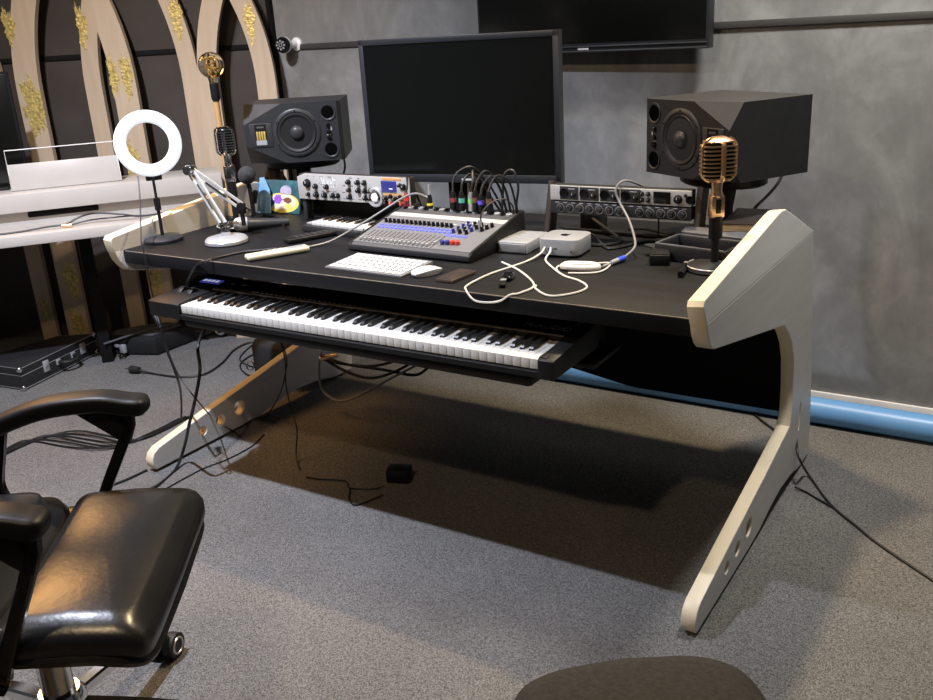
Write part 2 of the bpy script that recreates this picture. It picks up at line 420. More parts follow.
# gothic arch frames in front of the left wall
def arch_outline(w, t, zs, R):
    """half gothic outlines: outer then inner, local x centred, z up"""
    def side(hw, RR, z0):
        pts = []
        cx = -hw + RR
        h = math.sqrt(max(RR * RR - cx * cx, 0)) if cx > 0 else RR
        for i in range(13):
            z = h * i / 12
            pts.append((cx - math.sqrt(max(RR * RR - z * z, 0)), zs + z))
        return pts
    o = side(w / 2, R, zs); i = side(w / 2 - t, R - t, zs)
    left_o = [(-w / 2, 0)] + o; left_i = [(-w / 2 + t, 0)] + i
    pts = left_o + [(-x, z) for x, z in reversed(left_o[:-1])] + [(-x, z) for x, z in left_i[:-1]] + list(reversed(left_i))
    return pts
def gold_patch(cx, cz, hw, hh, parent, y, seed, cut=None):
    rnd = random.Random(seed); pts = []
    n = 96; ph = [rnd.uniform(0, 6.28) for _ in range(6)]
    for i in range(n):
        a = 2 * PI * i / n; k = 0.70 + 0.12 * math.sin(3 * a + ph[0]) + 0.10 * math.sin(7 * a + ph[1]) + 0.07 * math.sin(17 * a + ph[2]) + 0.16 * (rnd.random() - 0.5)
        x = cx + hw * k * math.cos(a); z = cz + hh * k * math.sin(a)
        if cut: x = max(cut[0], min(cut[1], x))
        pts.append((x, z))
    g = G(); g.prism(pts, 0.0012, T(0, y, 0) @ RX(PI / 2)); return g.make('gold_leaf', 'goldleaf', parent, flat=True)
def arch(label, s, w, t, off, patches, zs=1.18, R=1.25, dep=0.03):
    base = CORNER + WDIR * s + WN * off
    o = thing('arch_frame', label, 'arch', base, WA, 'gothic arch frames along the dark wall')
    g = G(); g.prism(arch_outline(w, t, zs, R), dep, RX(PI / 2) @ T(0, 0, 0)); g.make('frame', 'archpaint', o)
    for k, (cx, cz, hw, hh) in enumerate(patches):
        leg = -1 if cx < 0 else 1
        cut = (-w / 2 + 0.001, -w / 2 + t + 0.001) if leg < 0 else (w / 2 - t, w / 2)
        gold_patch(cx, cz, hw, hh, o, -dep, int(s * 100) + k * 7, cut if cz < zs else None)
    return o
MT['archpaint'] = mat('cream_arch_paint', (0.56, 0.44, 0.315), 0.55, 0, 0.06, 8, stretch=(6, 1, 0.6))
arch('cream arch frame furthest left, cut by the photo edge above the black panel', -1.46, 0.46, 0.075, 0.055, [(0.19, 0.16, 0.03, 0.1)])
arch('cream gothic arch frame with big gold leaf patches standing behind the music stand', -0.87, 0.54, 0.105, 0.12,
     [(-0.245, 1.46, 0.035, 0.10), (-0.20, 1.12, 0.08, 0.16), (0.175, 1.23, 0.03, 0.11), (0.235, 1.23, 0.035, 0.12), (0.185, 0.86, 0.05, 0.14), (-0.20, 0.32, 0.05, 0.12), (-0.215, 0.10, 0.05, 0.10), (0.2, 0.35, 0.05, 0.2)])
arch('cream gothic arch frame partly behind the ring light, overlapping its left neighbour', -0.59, 0.52, 0.076, 0.075,
     [(-0.225, 1.44, 0.03, 0.12), (0.20, 1.46, 0.035, 0.12), (-0.21, 0.8, 0.03, 0.1)])
arch('narrow cream arch frame by the room corner behind the left loudspeaker', -0.15, 0.34, 0.085, 0.12,
     [(0.09, 1.42, 0.03, 0.11), (0.10, 0.92, 0.05, 0.22), (0.14, 1.02, 0.03, 0.1)], 1.16, 1.0)

# wall things
o = thing('wall_television', 'large black wall television above and behind the desk monitor', 'television', (0.052, WALL_Y - 0.022, 1.240), math.radians(-2.5))
g = G(); g.box((0, -0.060, 0.27), (0.895, 0.05, 0.54), 0.004); g.make('frame', 'bezel', o)
g = G(); g.box((0, -0.0855, 0.285), (0.877, 0.003, 0.505), 0.001); g.make('screen', 'screen', o)
g = G(); g.box((0, -0.087, 0.020), (0.890, 0.006, 0.005), 0.002); g.box((0, -0.087, 0.004), (0.890, 0.008, 0.006), 0.002); g.make('bottom_trim', 'charcoal2', o)
g = G()
for i in range(5): g.box((-0.022 + i * 0.0085, -0.0875, 0.0125), (0.0075, 0.001, 0.007))
g.make('maker_mark', 'print', o)
g = G(); g.box((0, -0.012, 0.27), (0.4, 0.06, 0.3)); g.make('wall_bracket', 'blackm', o)

o = thing('security_camera', 'small dark dome security camera on a white bracket by the corner', 'camera', (-1.385, WALL_Y, 1.318), 0)
g = G(); g.lathe([(0, 0), (0.028, 0), (0.028, 0.01), (0.016, 0.018), (0.014, 0.05), (0, 0.05)], RX(PI / 2) @ T(0, 0, 0)); g.make('bracket', 'white', o)
g = G(); g.M = T(-0.012, -0.075, 0.0) @ RZ(math.radians(20)) @ RX(PI / 2); g.lathe([(0, -0.03), (0.022, -0.028), (0.034, -0.01), (0.034, 0.006), (0.030, 0.012), (0, 0.012)]); g.make('shroud', 'white', o)
g = G(); g.M = T(-0.012, -0.075, 0.0) @ RZ(math.radians(20)) @ RX(PI / 2); g.lathe([(0.03, 0.0), (0.034, 0.008), (0.028, 0.026), (0.016, 0.034), (0, 0.036)]); g.make('dome', 'blackgl', o)
g = G(); g.M = T(-0.012, -0.075, 0.0) @ RZ(math.radians(20)) @ RX(PI / 2)
for i in range(8): g.cyl((0.017 * math.cos(i * PI / 4), 0.017 * math.sin(i * PI / 4), 0.030), (0.017 * math.cos(i * PI / 4), 0.017 * math.sin(i * PI / 4), 0.036), 0.0045, n=8)
g.torus(0.007, 0.002, T(0, 0, 0.036), 16, 6); g.make('lens_ring', 'silverp', o)

# blue roll lying along the wall
g = G(); g.M = T(0, 1.264, 0.0455); 
g.lathe([(0.030, -1.3), (0.043, -1.3), (0.0445, -1.29), (0.0445, 2.39), (0.043, 2.4), (0.03, 2.4), (0.03, -1.3)], RY(PI / 2), 40)
tag(g.make('blue_roll', 'bluetube'), 'long glossy blue roll lying on the carpet along the back wall', 'roll')

# ------------------------------------------------------------------ white piano by the dark wall
PA = math.radians(52)
pf = thing('digital_piano', 'white digital piano with music stand in front of the arch frames', 'piano', (-2.012, 0.253, 0), PA)
MT['pianow'] = mat('white_piano_lacquer', (0.52, 0.49, 0.455), 0.4, 0, 0.03)
g = G(); g.box((0.15, 0.12, 0.787), (1.44, 0.24, 0.074), 0.004); g.make('top_box', 'pianow', pf)
g = G(); g.box((0.15, 0.06, 0.72), (1.42, 0.04, 0.066), 0.002); g.make('front_panel', 'pianow', pf)
g = G(); g.box((0.23, 0.037, 0.733), (0.27, 0.012, 0.024), 0.006); g.make('slot', 'blackm', pf)
g = G(); g.box((0.15, -0.04, 0.667), (1.44, 0.25, 0.042), 0.004); g.make('keybed', 'pianow', pf)
for x in (-0.5, 0.27):
    g = G(); g.box((x, 0.262, 0.323), (0.05, 0.06, 0.646), 0.003); g.make('leg', 'blackm', pf)
g = G(); g.M = T(0.26, 0.085, 0.826) @ RX(math.radians(-8)); g.box((0, 0, 0.052), (0.42, 0.006, 0.104), 0.001); g.make('music_rest', 'pianow', pf)
g = G(); g.tube([(0.052, 0.088, 0.826), (0.052, 0.10, 0.985), (0.471, 0.10, 0.985), (0.471, 0.088, 0.826)], 0.0022, 6, smooth=False); g.make('wire_frame', 'white', pf)
PT = T(-2.012, 0.253, 0) @ RZ(PA)
def pp(x, y, z): return PT @ V((x, y, z))
for i, (lab, a) in enumerate((('black cable lying along the white piano lid, nearest its front edge', [(-0.2, -0.1, 0.692), (0.0, -0.105, 0.692), (0.1, -0.1, 0.694), (0.18, -0.105, 0.70), (0.24, -0.11, 0.70)]),
              ('black cable arching over the white piano lid towards the desk', [(0.24, -0.11, 0.70), (0.3, -0.1, 0.725), (0.36, -0.08, 0.728), (0.45, -0.1, 0.716), (0.52, -0.1, 0.70), (0.62, -0.09, 0.70), (0.75, -0.08, 0.70)]),
              ('thin black cable lying flat on the piano lid below the slot', [(0.25, -0.07, 0.691), (0.33, -0.06, 0.70), (0.41, -0.09, 0.705), (0.48, -0.07, 0.70), (0.56, -0.075, 0.695)]))):
    cable(lab, [pp(*q) for q in a], 0.004 if i < 2 else 0.003, name='cable', group='cables on the piano lid')
g = G(); g.M = PT; g.cyl((0.225, -0.11, 0.697), (0.262, -0.112, 0.697), 0.008, n=10)
tag(g.make('jack_plug', 'gold'), 'small brass jack plug lying on the white piano lid', 'plug')
# dark panel standing on the piano at the photo edge
o = thing('black_panel', 'black flat screen panel standing on the piano at the left edge', 'screen', pp(-0.065, 0.20, 0.824), PA)
g = G(); g.box((0, 0, 0.235), (0.36, 0.03, 0.45), 0.003); g.make('housing', 'blackm', o)
g = G(); g.box((0, -0.0165, 0.235), (0.34, 0.003, 0.43), 0.001); g.make('screen', 'screen', o)
g = G(); g.box((0, 0, 0.006), (0.2, 0.1, 0.011), 0.003); g.make('foot', 'black', o)

# ------------------------------------------------------------------ desk
desk = thing('studio_desk', 'large black topped studio desk with cream cut-out plywood legs', 'desk', (0, 0, 0))
g = G(); g.box((0, 0.42, 0.737), (1.845, 0.875, 0.042), 0.0045); top_ = g.make('tabletop', 'desk', desk)
g = G(); g.box((0, -0.0172, 0.7557), (1.80, 0.0022, 0.0028), 0.0008); g.make('edge_wear_highlight', 'edgewearlit', top_)  # tan strip paints the highlight along the worn front edge
LEG = [(-0.044, 0.757), (-0.036, 0.732), (-0.020, 0.708), (-0.004, 0.695), (0.016, 0.688), (0.272, 0.633), (0.585, 0.566), (0.64, 0.53), (0.69, 0.48), (0.722, 0.42), (0.738, 0.34), (0.742, 0.263),
       (0.725, 0.212), (0.458, 0.163), (0.188, 0.117), (-0.02, 0.079), (-0.042, 0.066), (-0.052, 0.045), (-0.050, 0.025), (-0.042, 0.013), (0.35, 0.013), (0.45, 0.018), (0.56, 0.036), (0.66, 0.044), (0.78, 0.036), (0.86, 0.018), (0.90, 0.013), (0.985, 0.013),
       (0.995, 0.05), (0.985, 0.15), (0.945, 0.35), (0.895, 0.55), (0.842, 0.757)]
HOLES = [circ(0.17, 0.062, 0.019, 24, True), circ(0.255, 0.070, 0.023, 24, True), circ(0.35, 0.082, 0.029, 24, True)]
HOLES.append([(0.84 + 0.02 * math.cos(a) * 0.6, 0.20 + 0.05 * math.sin(a)) for a in [-2 * PI * i / 20 for i in range(20)]])
def paint_edges(me):
    me.materials.clear(); me.materials.append(MT['ply']); me.materials.append(MT['plyedge'])
    for p in me.polygons: p.material_index = 0 if abs(p.normal.x) > 0.8 else 1
WING = [(-0.046, 0.757), (-0.053, 0.778), (-0.055, 0.793), (-0.048, 0.802), (0.50, 0.867), (0.545, 0.870), (0.578, 0.866), (0.61, 0.854), (0.842, 0.757)]
def leg_side(sx, ang, x_out):
    t = 0.0365
    e = bpy.data.objects.new('leg', None)
    me = curve_mesh([LEG] + HOLES, t / 2 - 0.003, 0.003)
    me.transform(YZ)       # local (y,z) outline into the YZ plane
    paint_edges(me)
    me.polygons.foreach_set('use_smooth', [True] * len(me.polygons)); me.set_sharp_from_angle(angle=math.radians(32))
    o = bpy.data.objects.new('leg', me); C.objects.link(o); o.parent = desk
    o.location = (x_out - sx * t / 2, 0, 0); o.rotation_euler = (0, 0, ang)
    me2 = curve_mesh([[(y, z - 0.757) for y, z in WING]], t / 2 - 0.003, 0.003)
    me2.transform(YZ); me2.transform(T(0, 0, 0) @ RY(-sx * math.radians(6)))
    me2.transform(T(0, 0, 0.757 + 0.0025)); paint_edges2(me2)
    me2.polygons.foreach_set('use_smooth', [True] * len(me2.polygons)); me2.set_sharp_from_angle(angle=math.radians(32))
    w = bpy.data.objects.new('side_wing', me2); C.objects.link(w); w.parent = o
    for y in (0.02, 0.24, 0.93):
        g = G(); g.cyl((0, y, 0.0), (0, y, 0.016), 0.014, n=14); g.make('foot_pad', 'rubber', o)
    return o
def paint_edges2(me):
    me.materials.clear(); me.materials.append(MT['ply']); me.materials.append(MT['plyedge'])
    for p in me.polygons: p.material_index = 0 if abs(p.normal.x) > 0.7 else 1
leg_side(1, math.radians(-0.4), 0.9465)
leg_side(-1, 0.0, -0.9475)
# rear modesty panel with an upturned lower edge on its left
prof = [(-0.9, 0.715), (0.905, 0.715), (0.905, 0.226), (0.46, 0.226), (0.42, 0.228), (0.37, 0.236), (0.20, 0.262), (0.05, 0.285), (-0.15, 0.31), (-0.9, 0.33)]
g = G(); g.prism([(x, z) for x, z in prof], 0.018, T(0, 0.81, 0) @ RX(PI / 2)); g.make('modesty_panel', 'blackm', desk)
g = G(); g.box((-0.1, 0.07, 0.702), (1.5, 0.014, 0.028), 0.001); g.make('front_rail', 'black', desk)
g = G(); g.box((-0.665, 0.0622, 0.702), (0.045, 0.0015, 0.014)); g.make('sticker', 'white', desk)
g = G(); g.box((-0.022, 0.06, 0.5835), (1.155, 0.29, 0.033), 0.010); g.make('keyboard_tray', 'black', desk)
for x in (-0.672, 0.592):
    g = G()
    g.box((x, 0.16, 0.637), (0.012, 0.14, 0.155), 0.002); g.box((x, 0.16, 0.573), (0.09, 0.16, 0.012), 0.002); g.make('tray_bracket', 'black', desk)
g = G(); g.box((0.625, 0.30, 0.706), (0.02, 0.5, 0.016), 0.002); g.box((-0.70, 0.30, 0.706), (0.02, 0.5, 0.016), 0.002); g.make('slide_rail', 'black', desk)

# ------------------------------------------------------------------ master keyboard on the tray
KA = 0.014
kb = thing('midi_keyboard', 'long black 88-key keyboard on the slide-out tray under the desk', 'keyboard', (0.0037, -0.099, 0.5725), KA)
kb.scale = (0.944, 0.944, 0.944)
MT['kbblack'] = mat('satin_black_keyboard', (0.010, 0.010, 0.0105), 0.5, 0, 0.1, 40, spec=0.3)
g = G()
side = [(-0.006, 0.0305), (0.25, 0.0305), (0.25, 0.094), (0.235, 0.098), (0.138, 0.088), (0.134, 0.058), (-0.001, 0.046), (-0.006, 0.044)]
g.prism(side, 1.25, T(-0.63, 0, 0) @ YZ)
ends = [(-0.008, 0.0305), (0.25, 0.0305), (0.25, 0.094), (0.235, 0.098), (0.138, 0.088), (-0.004, 0.080), (-0.008, 0.076)]
g.prism(ends, 0.134, T(-0.748, 0, 0) @ YZ, 0.002); g.prism(ends, 0.044, T(0.6125, 0, 0) @ YZ, 0.002)
g.make('body', 'kbblack', kb)
g = G(); g.box((0.0, 0.139, 0.0895), (1.226, 0.010, 0.004), 0.001); g.make('key_strip', 'walnut', kb)
# keys: shared meshes, one object each
WK = 1.222 / 52
def white_key_mesh(w, L, h):
    g = G(); g.box((0, L / 2, -h / 2), (w - 0.0009, L, h), 0.0012); return g
def black_key_mesh(w, L, h):
    g = G()
    a, b = w / 2, w / 2 * 0.8
    g.loft([[(-a, 0, 0), (a, 0, 0), (a, L, 0), (-a, L, 0)], [(-a, 0.001, h * 0.3), (a, 0.001, h * 0.3), (a, L, h * 0.5), (-a, L, h * 0.5)],
            [(-b, 0.012 * L / 0.095, h), (b, 0.012 * L / 0.095, h), (b, L, h), (-b, L, h)]]); return g
def lay_keys(parent, n_white, start, w, L, h, z, bw, bL, bh, x0, y0):
    """start: scale degree of the first white key (0 = C)"""
    fw = fb = None
    for i in range(n_white):
        x = x0 + (i + 0.5) * w
        if fw is None:
            fw = white_key_mesh(w, L, h).make('white_key', 'ivory', parent); fw.location = (x, y0, z)
        else: dup(fw, parent, (x, y0, z))
        if i < n_white - 1 and (start + i) % 7 in (0, 1, 3, 4, 5):
            x = x0 + (i + 1) * w + {0: -0.08, 1: 0.08, 3: -0.1, 4: 0, 5: 0.1}[(start + i) % 7] * w
            p = (x, y0 + L - bL, z - 0.001)
            if fb is None:
                fb = black_key_mesh(bw, bL, bh).make('black_key', 'ebony', parent); fb.location = p
            else: dup(fb, parent, p)
lay_keys(kb, 52, 5, WK, 0.1355, 0.026, 0.0754, 0.0115, 0.088, 0.012, -0.611, 0.0)
g = G(); g.box((0.6225, 0.068, 0.0805), (0.019, 0.136, 0.004), 0.001); g.make('end_block', 'black', kb)
for x in (-0.706, -0.662):
    g = G(); g.M = T(x, 0.10, 0.071) @ RY(PI / 2); g.lathe([(0, -0.009), (0.024, -0.009), (0.026, -0.006), (0.026, 0.006), (0.024, 0.009), (0, 0.009)], None, 28)
    g.M = Matrix.Identity(4); g.box((x, 0.10, 0.096), (0.018, 0.012, 0.004), 0.001); g.make('pitch_wheel', 'rubber', kb)
g = G(); g.M = T(-0.672, 0.19, 0.0945) @ RX(math.radians(6)); g.box((0, 0, 0), (0.085, 0.03, 0.003), 0.001); g.make('display', 'lcd', kb)
g = G(); g.M = T(-0.672, 0.19, 0.0965) @ RX(math.radians(6))
for q in range(4): g.box((-0.028 + q * 0.018, 0, 0), (0.012, 0.014, 0.0006))
g.make('display_digits', 'lcdtext', kb)
for q in range(5):
    g = G(); g.box((-0.60 + q * 0.024, 0.192, 0.0945), (0.014, 0.008, 0.006), 0.001, (0.1, 0, 0)); g.make('button', 'print' if q % 2 else 'charcoal2', kb)
for q in range(26):
    g = G(); g.box((-0.455 + q * 0.019, 0.155, 0.0898), (0.006 if q % 4 else 0.010, 0.004, 0.001)); g.make('panel_mark', 'print', kb)
tx = text_obj('lettering', 'M-AUDIO', 0.030, 'dimletter', kb, T(0.547, 0.178, 0.0935) @ RX(math.radians(6)), 0.0006, 1.05)

# ------------------------------------------------------------------ desk monitor
mon_c = V((-0.082, 0.655, 0.0)); MA = math.radians(8.5)
mo = thing('monitor', 'large black desk monitor with graphite frame standing behind the mixer', 'monitor', (mon_c.x, mon_c.y, D), MA)
MW, MH, MZ = 0.660, 0.441, 0.129
g = G()
g.prism([(-MW / 2, 0), (MW / 2, 0), (MW / 2, MH), (-MW / 2, MH)], 0.035, T(0, 0.038, MZ) @ XZ, 0.003); g.make('housing', 'bezel', mo)
g = G(); fr = 0.017
for c, d in (((0, 0.0, MZ + 0.0125), (MW, 0.008, 0.025)), ((0, 0.0, MZ + MH - fr / 2), (MW, 0.008, fr)), ((-MW / 2 + fr / 2, 0, MZ + MH / 2), (fr, 0.008, MH)), ((MW / 2 - fr / 2, 0, MZ + MH / 2), (fr, 0.008, MH))):
    g.box(c, d, 0.0015)
g.make('frame', 'bezel', mo)
g = G(); g.box((0, 0.001, MZ + MH / 2 + 0.004), (MW - 2 * fr + 0.004, 0.003, MH - fr - 0.02)); g.make('screen', 'screen', mo)
g = G(); g.box((0.02, -0.0045, MZ + 0.0105), (0.035, 0.0008, 0.006)); g.make('maker_mark', 'print', mo)
g = G(); g.box((0, 0.045, 0.11), (0.13, 0.02, 0.22), 0.004); g.make('stand_neck', 'blackm', mo)
g = G(); g.box((0, 0.06, 0.007), (0.30, 0.2, 0.014), 0.006); g.make('stand_foot', 'black', mo)
g = G(); g.box((0.008, 0.033, 0.075), (0.008, 0.004, 0.12)); g.make('stand_strip', 'alu', mo)

# ------------------------------------------------------------------ loudspeakers
def speaker(label, loc, rz, s):
    """front face at local y=0 facing -y; tweeter end at x = -s*0.1685"""
    o = thing('loudspeaker', label, 'loudspeaker', loc, rz, 'studio loudspeakers on their sides')
    W, H, dp, ch = 0.1685, 0.1005, 0.28, 0.045
    def P(x, y, z): return (s * x, y, z)
    vs = [P(-W, 0, -0.035), P(-W, 0, 0.035), P(-0.035, 0, H), P(W - 0.012, 0, H), P(W - 0.012, 0, -H), P(-0.035, 0, -H),
          P(-W, ch, H), P(-W, ch, -H), P(-W, dp, H), P(-W, dp, -H), P(W, dp, H), P(W, dp, -H), P(W, 0.014, H - 0.006), P(W, 0.014, -H + 0.006), P(W, 0.03, H), P(W, 0.03, -H)]
    g = G(); bv = [g.bm.verts.new(v) for v in vs]
    for f in ((0, 1, 2, 3, 4, 5), (1, 6, 2), (0, 5, 7), (1, 0, 7, 9, 8, 6), (2, 6, 8, 10, 14, 3), (5, 4, 15, 11, 9, 7), (3, 14, 12), (4, 13, 15), (3, 12, 13, 4), (12, 14, 10, 11, 15, 13), (8, 9, 11, 10)):
        g.bm.faces.new([bv[i] for i in f])
    cab = g.make('cabinet', 'charcoal', o, ang=12)
    wx = s * 0.012
    g = G(); g.M = T(wx, 0, 0) @ RX(PI / 2)
    g.lathe([(0.082, -0.002), (0.082, 0.0025), (0.079, 0.005), (0.070, 0.005), (0.067, 0.001)], None, 40); w = g.make('woofer_ring', 'charcoal2', o)
    g = G(); g.M = T(wx, 0, 0) @ RX(PI / 2)
    g.lathe([(0.068, 0.001), (0.064, 0.006), (0.058, 0.005), (0.054, 0.0005)], None, 40); g.make('surround', 'rubber', w)
    g = G(); g.M = T(wx, 0, 0) @ RX(PI / 2)
    g.lathe([(0.056, 0.002), (0.022, -0.012 + 0.0135), (0.0, 0.0015)], None, 40); g.make('cone', 'cone', w)
    g = G(); g.M = T(wx, 0, 0) @ RX(PI / 2); g.lathe([(0.025, 0.001), (0.022, 0.008), (0.014, 0.013), (0, 0.015)], None, 32); g.make('dust_cap', 'charcoal2', w)
    for k in range(6):
        a = k * PI / 3 + PI / 6
        g = G(); g.cyl((wx + 0.0755 * math.cos(a), -0.0045, 0.0755 * math.sin(a)), (wx + 0.0755 * math.cos(a), -0.0065, 0.0755 * math.sin(a)), 0.0032, n=10); g.make('screw', 'black', w)
    for z in (0.063, -0.063):
        g = G(); g.M = T(s * 0.124, 0, z) @ RX(PI / 2)
        g.lathe([(0.028, -0.001), (0.0275, 0.003), (0.024, 0.003), (0.0215, 0.0012)], None, 28); pt = g.make('port', 'charcoal2', o)
        g = G(); g.M = T(s * 0.124, 0, z) @ RX(PI / 2); g.lathe([(0.0235, 0.001), (0, 0.0011)], None, 28); g.make('port_shade_disc', 'portshade', pt)  # flat black disc paints the shade inside the deep port hole
    for z in (0.020, -0.003, -0.022):
        g = G(); g.M = T(s * 0.122, 0, z) @ RX(PI / 2); g.lathe([(0.0075, -0.001), (0.0075, 0.006), (0.006, 0.008), (0, 0.008)], None, 16); g.make('control_knob', 'blackgl', o)
    g = G(); g.box((s * 0.131, -0.001, 0.009), (0.004, 0.001, 0.012)); g.box((s * 0.121, -0.001, -0.012), (0.012, 0.001, 0.003)); g.make('control_print', 'print', o)
    g = G(); g.box((-s * 0.112, -0.001, -0.002), (0.078, 0.004, 0.080), 0.002); tw = g.make('tweeter_plate', 'charcoal2', o)
    g = G(); g.box((-s * 0.112, -0.0034, 0.005), (0.040, 0.001, 0.062)); g.make('tweeter_recess', 'blackm', tw)
    for k in range(4):
        g = G(); g.box((-s * 0.112 - 0.0125 + k * 0.0083, -0.0045, -0.003), (0.006, 0.001, 0.030), 0.0004); g.make('tweeter_fold', 'foldgold', tw)
    g = G(); g.box((-s * 0.112, -0.0045, -0.026), (0.036, 0.001, 0.016)); g.make('tweeter_label', 'silverp', tw)
    g = G(); g.box((-s * 0.112, -0.0042, 0.026), (0.024, 0.0008, 0.006)); g.make('maker_mark', 'greyprint', tw)
    return o
def speaker_stand(label, loc, top, rz):
    o = thing('speaker_stand', label, 'stand', loc, rz, 'desktop loudspeaker stands')
    g = G(); g.M = Matrix.Diagonal((1.35, 1, 1, 1)); g.lathe([(0, top - 0.030), (0.092, top - 0.030), (0.100, top - 0.024), (0.100, top - 0.001), (0, top - 0.001)], None, 40); g.make('top_plate', 'black', o)
    g = G(); g.box((0, 0, top / 2), (0.05, 0.04, top - 0.02), 0.004); g.make('post', 'black', o)
    g = G(); g.box((0, 0, 0.006), (0.10, 0.10, 0.012), 0.004); g.make('base_plate', 'black', o)
    return o
SLA = math.radians(34); SRA = math.radians(-30)
speaker('left loudspeaker with gold folded tweeter showing, above the colourful picture', (-0.743, 0.624, 1.037), SLA, 1)
speaker('right loudspeaker with its blank black side showing, behind the gold microphone', (0.655, 0.615, 1.0355), SRA, -1)
speaker_stand('black stand holding the left loudspeaker', (-0.825, 0.742, D), 0.178, SLA)
speaker_stand('black stand holding the right loudspeaker', (0.725, 0.738, D), 0.176, SRA)

# ------------------------------------------------------------------ rack units
def knob(parent, x, z, y, r=0.007, h=0.012, m='black', name='knob'):
    g = G(); g.M = T(x, y, z) @ XZ; g.lathe([(r * 1.15, 0), (r * 1.1, h * 0.3), (r * 0.85, h * 0.35), (r * 0.8, h), (0, h)], None, 14)
    g.M = T(x, y - h - 0.0003, z + r * 0.4); g.mi = 1; g.box((0, 0, 0), (r * 0.22, 0.0008, r * 0.7)); return g.make(name, [m, 'print'], parent)
RLX0, RLY = -0.655, 0.525
rl = thing('rack_unit', 'silver two-space rack preamp with round dial and blue display, left of the mixer', 'audio rack', (RLX0, RLY, 0.0))
W_ = 0.465
zb, zt = 0.833, 0.919
g = G(); g.box((W_ / 2, 0.018, (zb + zt) / 2), (W_ - 0.01, 0.036, zt - zb - 0.004), 0.002); g.make('chassis', 'charcoal', rl)
g = G(); h_ = zt - zb
g.prism([(0, 0), (W_, 0), (W_, h_), (0.035, h_), (0, h_ - 0.012)], 0.004, T(0, 0.0, zb) @ XZ, 0.001); g.make('front_panel', 'alul', rl)
for (u, v, r) in ((0.075, 0.62, 0.013), (0.075, 0.2, 0.006), (0.135, 0.52, 0.008), (0.135, 0.2, 0.009), (0.195, 0.2, 0.009), (0.215, 0.52, 0.008), (0.255, 0.2, 0.008), (0.29, 0.2, 0.008),
                  (0.375, 0.75, 0.008), (0.375, 0.45, 0.007), (0.375, 0.18, 0.008), (0.44, 0.75, 0.008), (0.485, 0.75, 0.008), (0.44, 0.45, 0.008), (0.485, 0.45, 0.008), (0.52, 0.45, 0.008), (0.485, 0.18, 0.008), (0.52, 0.18, 0.008)):
    knob(rl, u * W_ * 1.28, zb + v * h_, -0.004, r, 0.012)
rnd = random.Random(3)
g = G()
for i in range(60):
    u = rnd.choice([0.1, 0.17, 0.24, 0.3, 0.34, 0.43, 0.5, 0.57, 0.64]) + rnd.uniform(-0.01, 0.01); g.box((u * W_, -0.0042, zb + rnd.choice([0.1, 0.34, 0.6, 0.9]) * h_), (rnd.uniform(0.004, 0.014), 0.0006, 0.0018))
g.make('panel_print', 'greyprint', rl)
g = G()
for i in range(9):
    u = 0.20 + i * 0.02
    g.tube([(u * W_, -0.0042, zb + h_ * (0.62 + 0.22 * math.sin(i * 2.1))), ((u + 0.012) * W_, -0.0042, zb + h_ * (0.74 + 0.16 * math.sin(i * 1.3))), ((u + 0.02) * W_, -0.0042, zb + h_ * (0.62 + 0.2 * math.cos(i * 1.7)))], 0.0013, 4, k=3)
g.make('script_emblem', 'white', rl)
g = G(); g.box((0.855 * W_, -0.0045, zb + h_ * 0.93), (0.075, 0.0015, 0.007)); g.box((0.87 * W_, -0.0045, zb + h_ * 0.36), (0.085, 0.0015, 0.006)); g.box((0.93 * W_, -0.0045, zb + h_ * 0.22), (0.05, 0.0015, 0.02)); g.make('orange_strip', 'orange', rl)
g = G(); g.box((0.83 * W_, -0.006, zb + h_ * 0.66), (0.058, 0.004, 0.034), 0.001); ds = g.make('display', 'lcd', rl)
g = G(); g.box((0.85 * W_, -0.0083, zb + h_ * 0.58), (0.014, 0.0006, 0.003)); g.make('display_text', 'lcdtext', ds)
knob(rl, 0.955 * W_, zb + 0.66 * h_, -0.004, 0.009); knob(rl, 0.925 * W_, zb + 0.72 * h_, -0.004, 0.006)
for k in range(5): knob(rl, (0.80 + k * 0.04) * W_, zb + (0.22 + 0.08 * (k % 2)) * h_, -0.004, 0.0065, 0.016)
for k in range(4): knob(rl, (0.80 + k * 0.045) * W_, zb + 0.05 * h_, -0.004, 0.006, 0.014, 'red' if k % 2 else 'black')
g = G(); g.M = T(0.715 * W_, -0.004, zb + 0.24 * h_) @ XZ
g.lathe([(0.031, 0), (0.031, 0.010), (0.027, 0.012), (0.023, 0.010), (0.021, 0.004), (0, 0.004)], None, 36); dl = g.make('dial', 'silverp', rl)
g = G(); g.M = T(0.715 * W_, -0.009, zb + 0.24 * h_) @ XZ; g.lathe([(0.014, 0), (0.014, 0.007), (0.011, 0.009), (0, 0.009)], None, 24); g.make('dial_hub', 'white', dl)
g = G()
for a in (0.2, PI + 0.2, -0.7): g.M = T(0.715 * W_, -0.0125, zb + 0.24 * h_) @ RY(a); g.box((0.0165, 0, 0), (0.006, 0.003, 0.012), 0.001)
g.make('dial_spoke', 'black', dl)
for x in (0.012, W_ - 0.012):
    g = G(); g.box((x, 0.03, D + 0.004 + (zb - D - 0.004) / 2), (0.016, 0.05, zb - D - 0.006), 0.002); g.make('rack_post', 'charcoal2', rl)
g = G(); g.box((W_ / 2, 0.045, D + 0.004), (W_, 0.02, 0.008), 0.002); g.box((W_ / 2, 0.045, zb - 0.035), (W_ - 0.03, 0.01, 0.07), 0.002); g.make('rack_rail', 'black', rl)

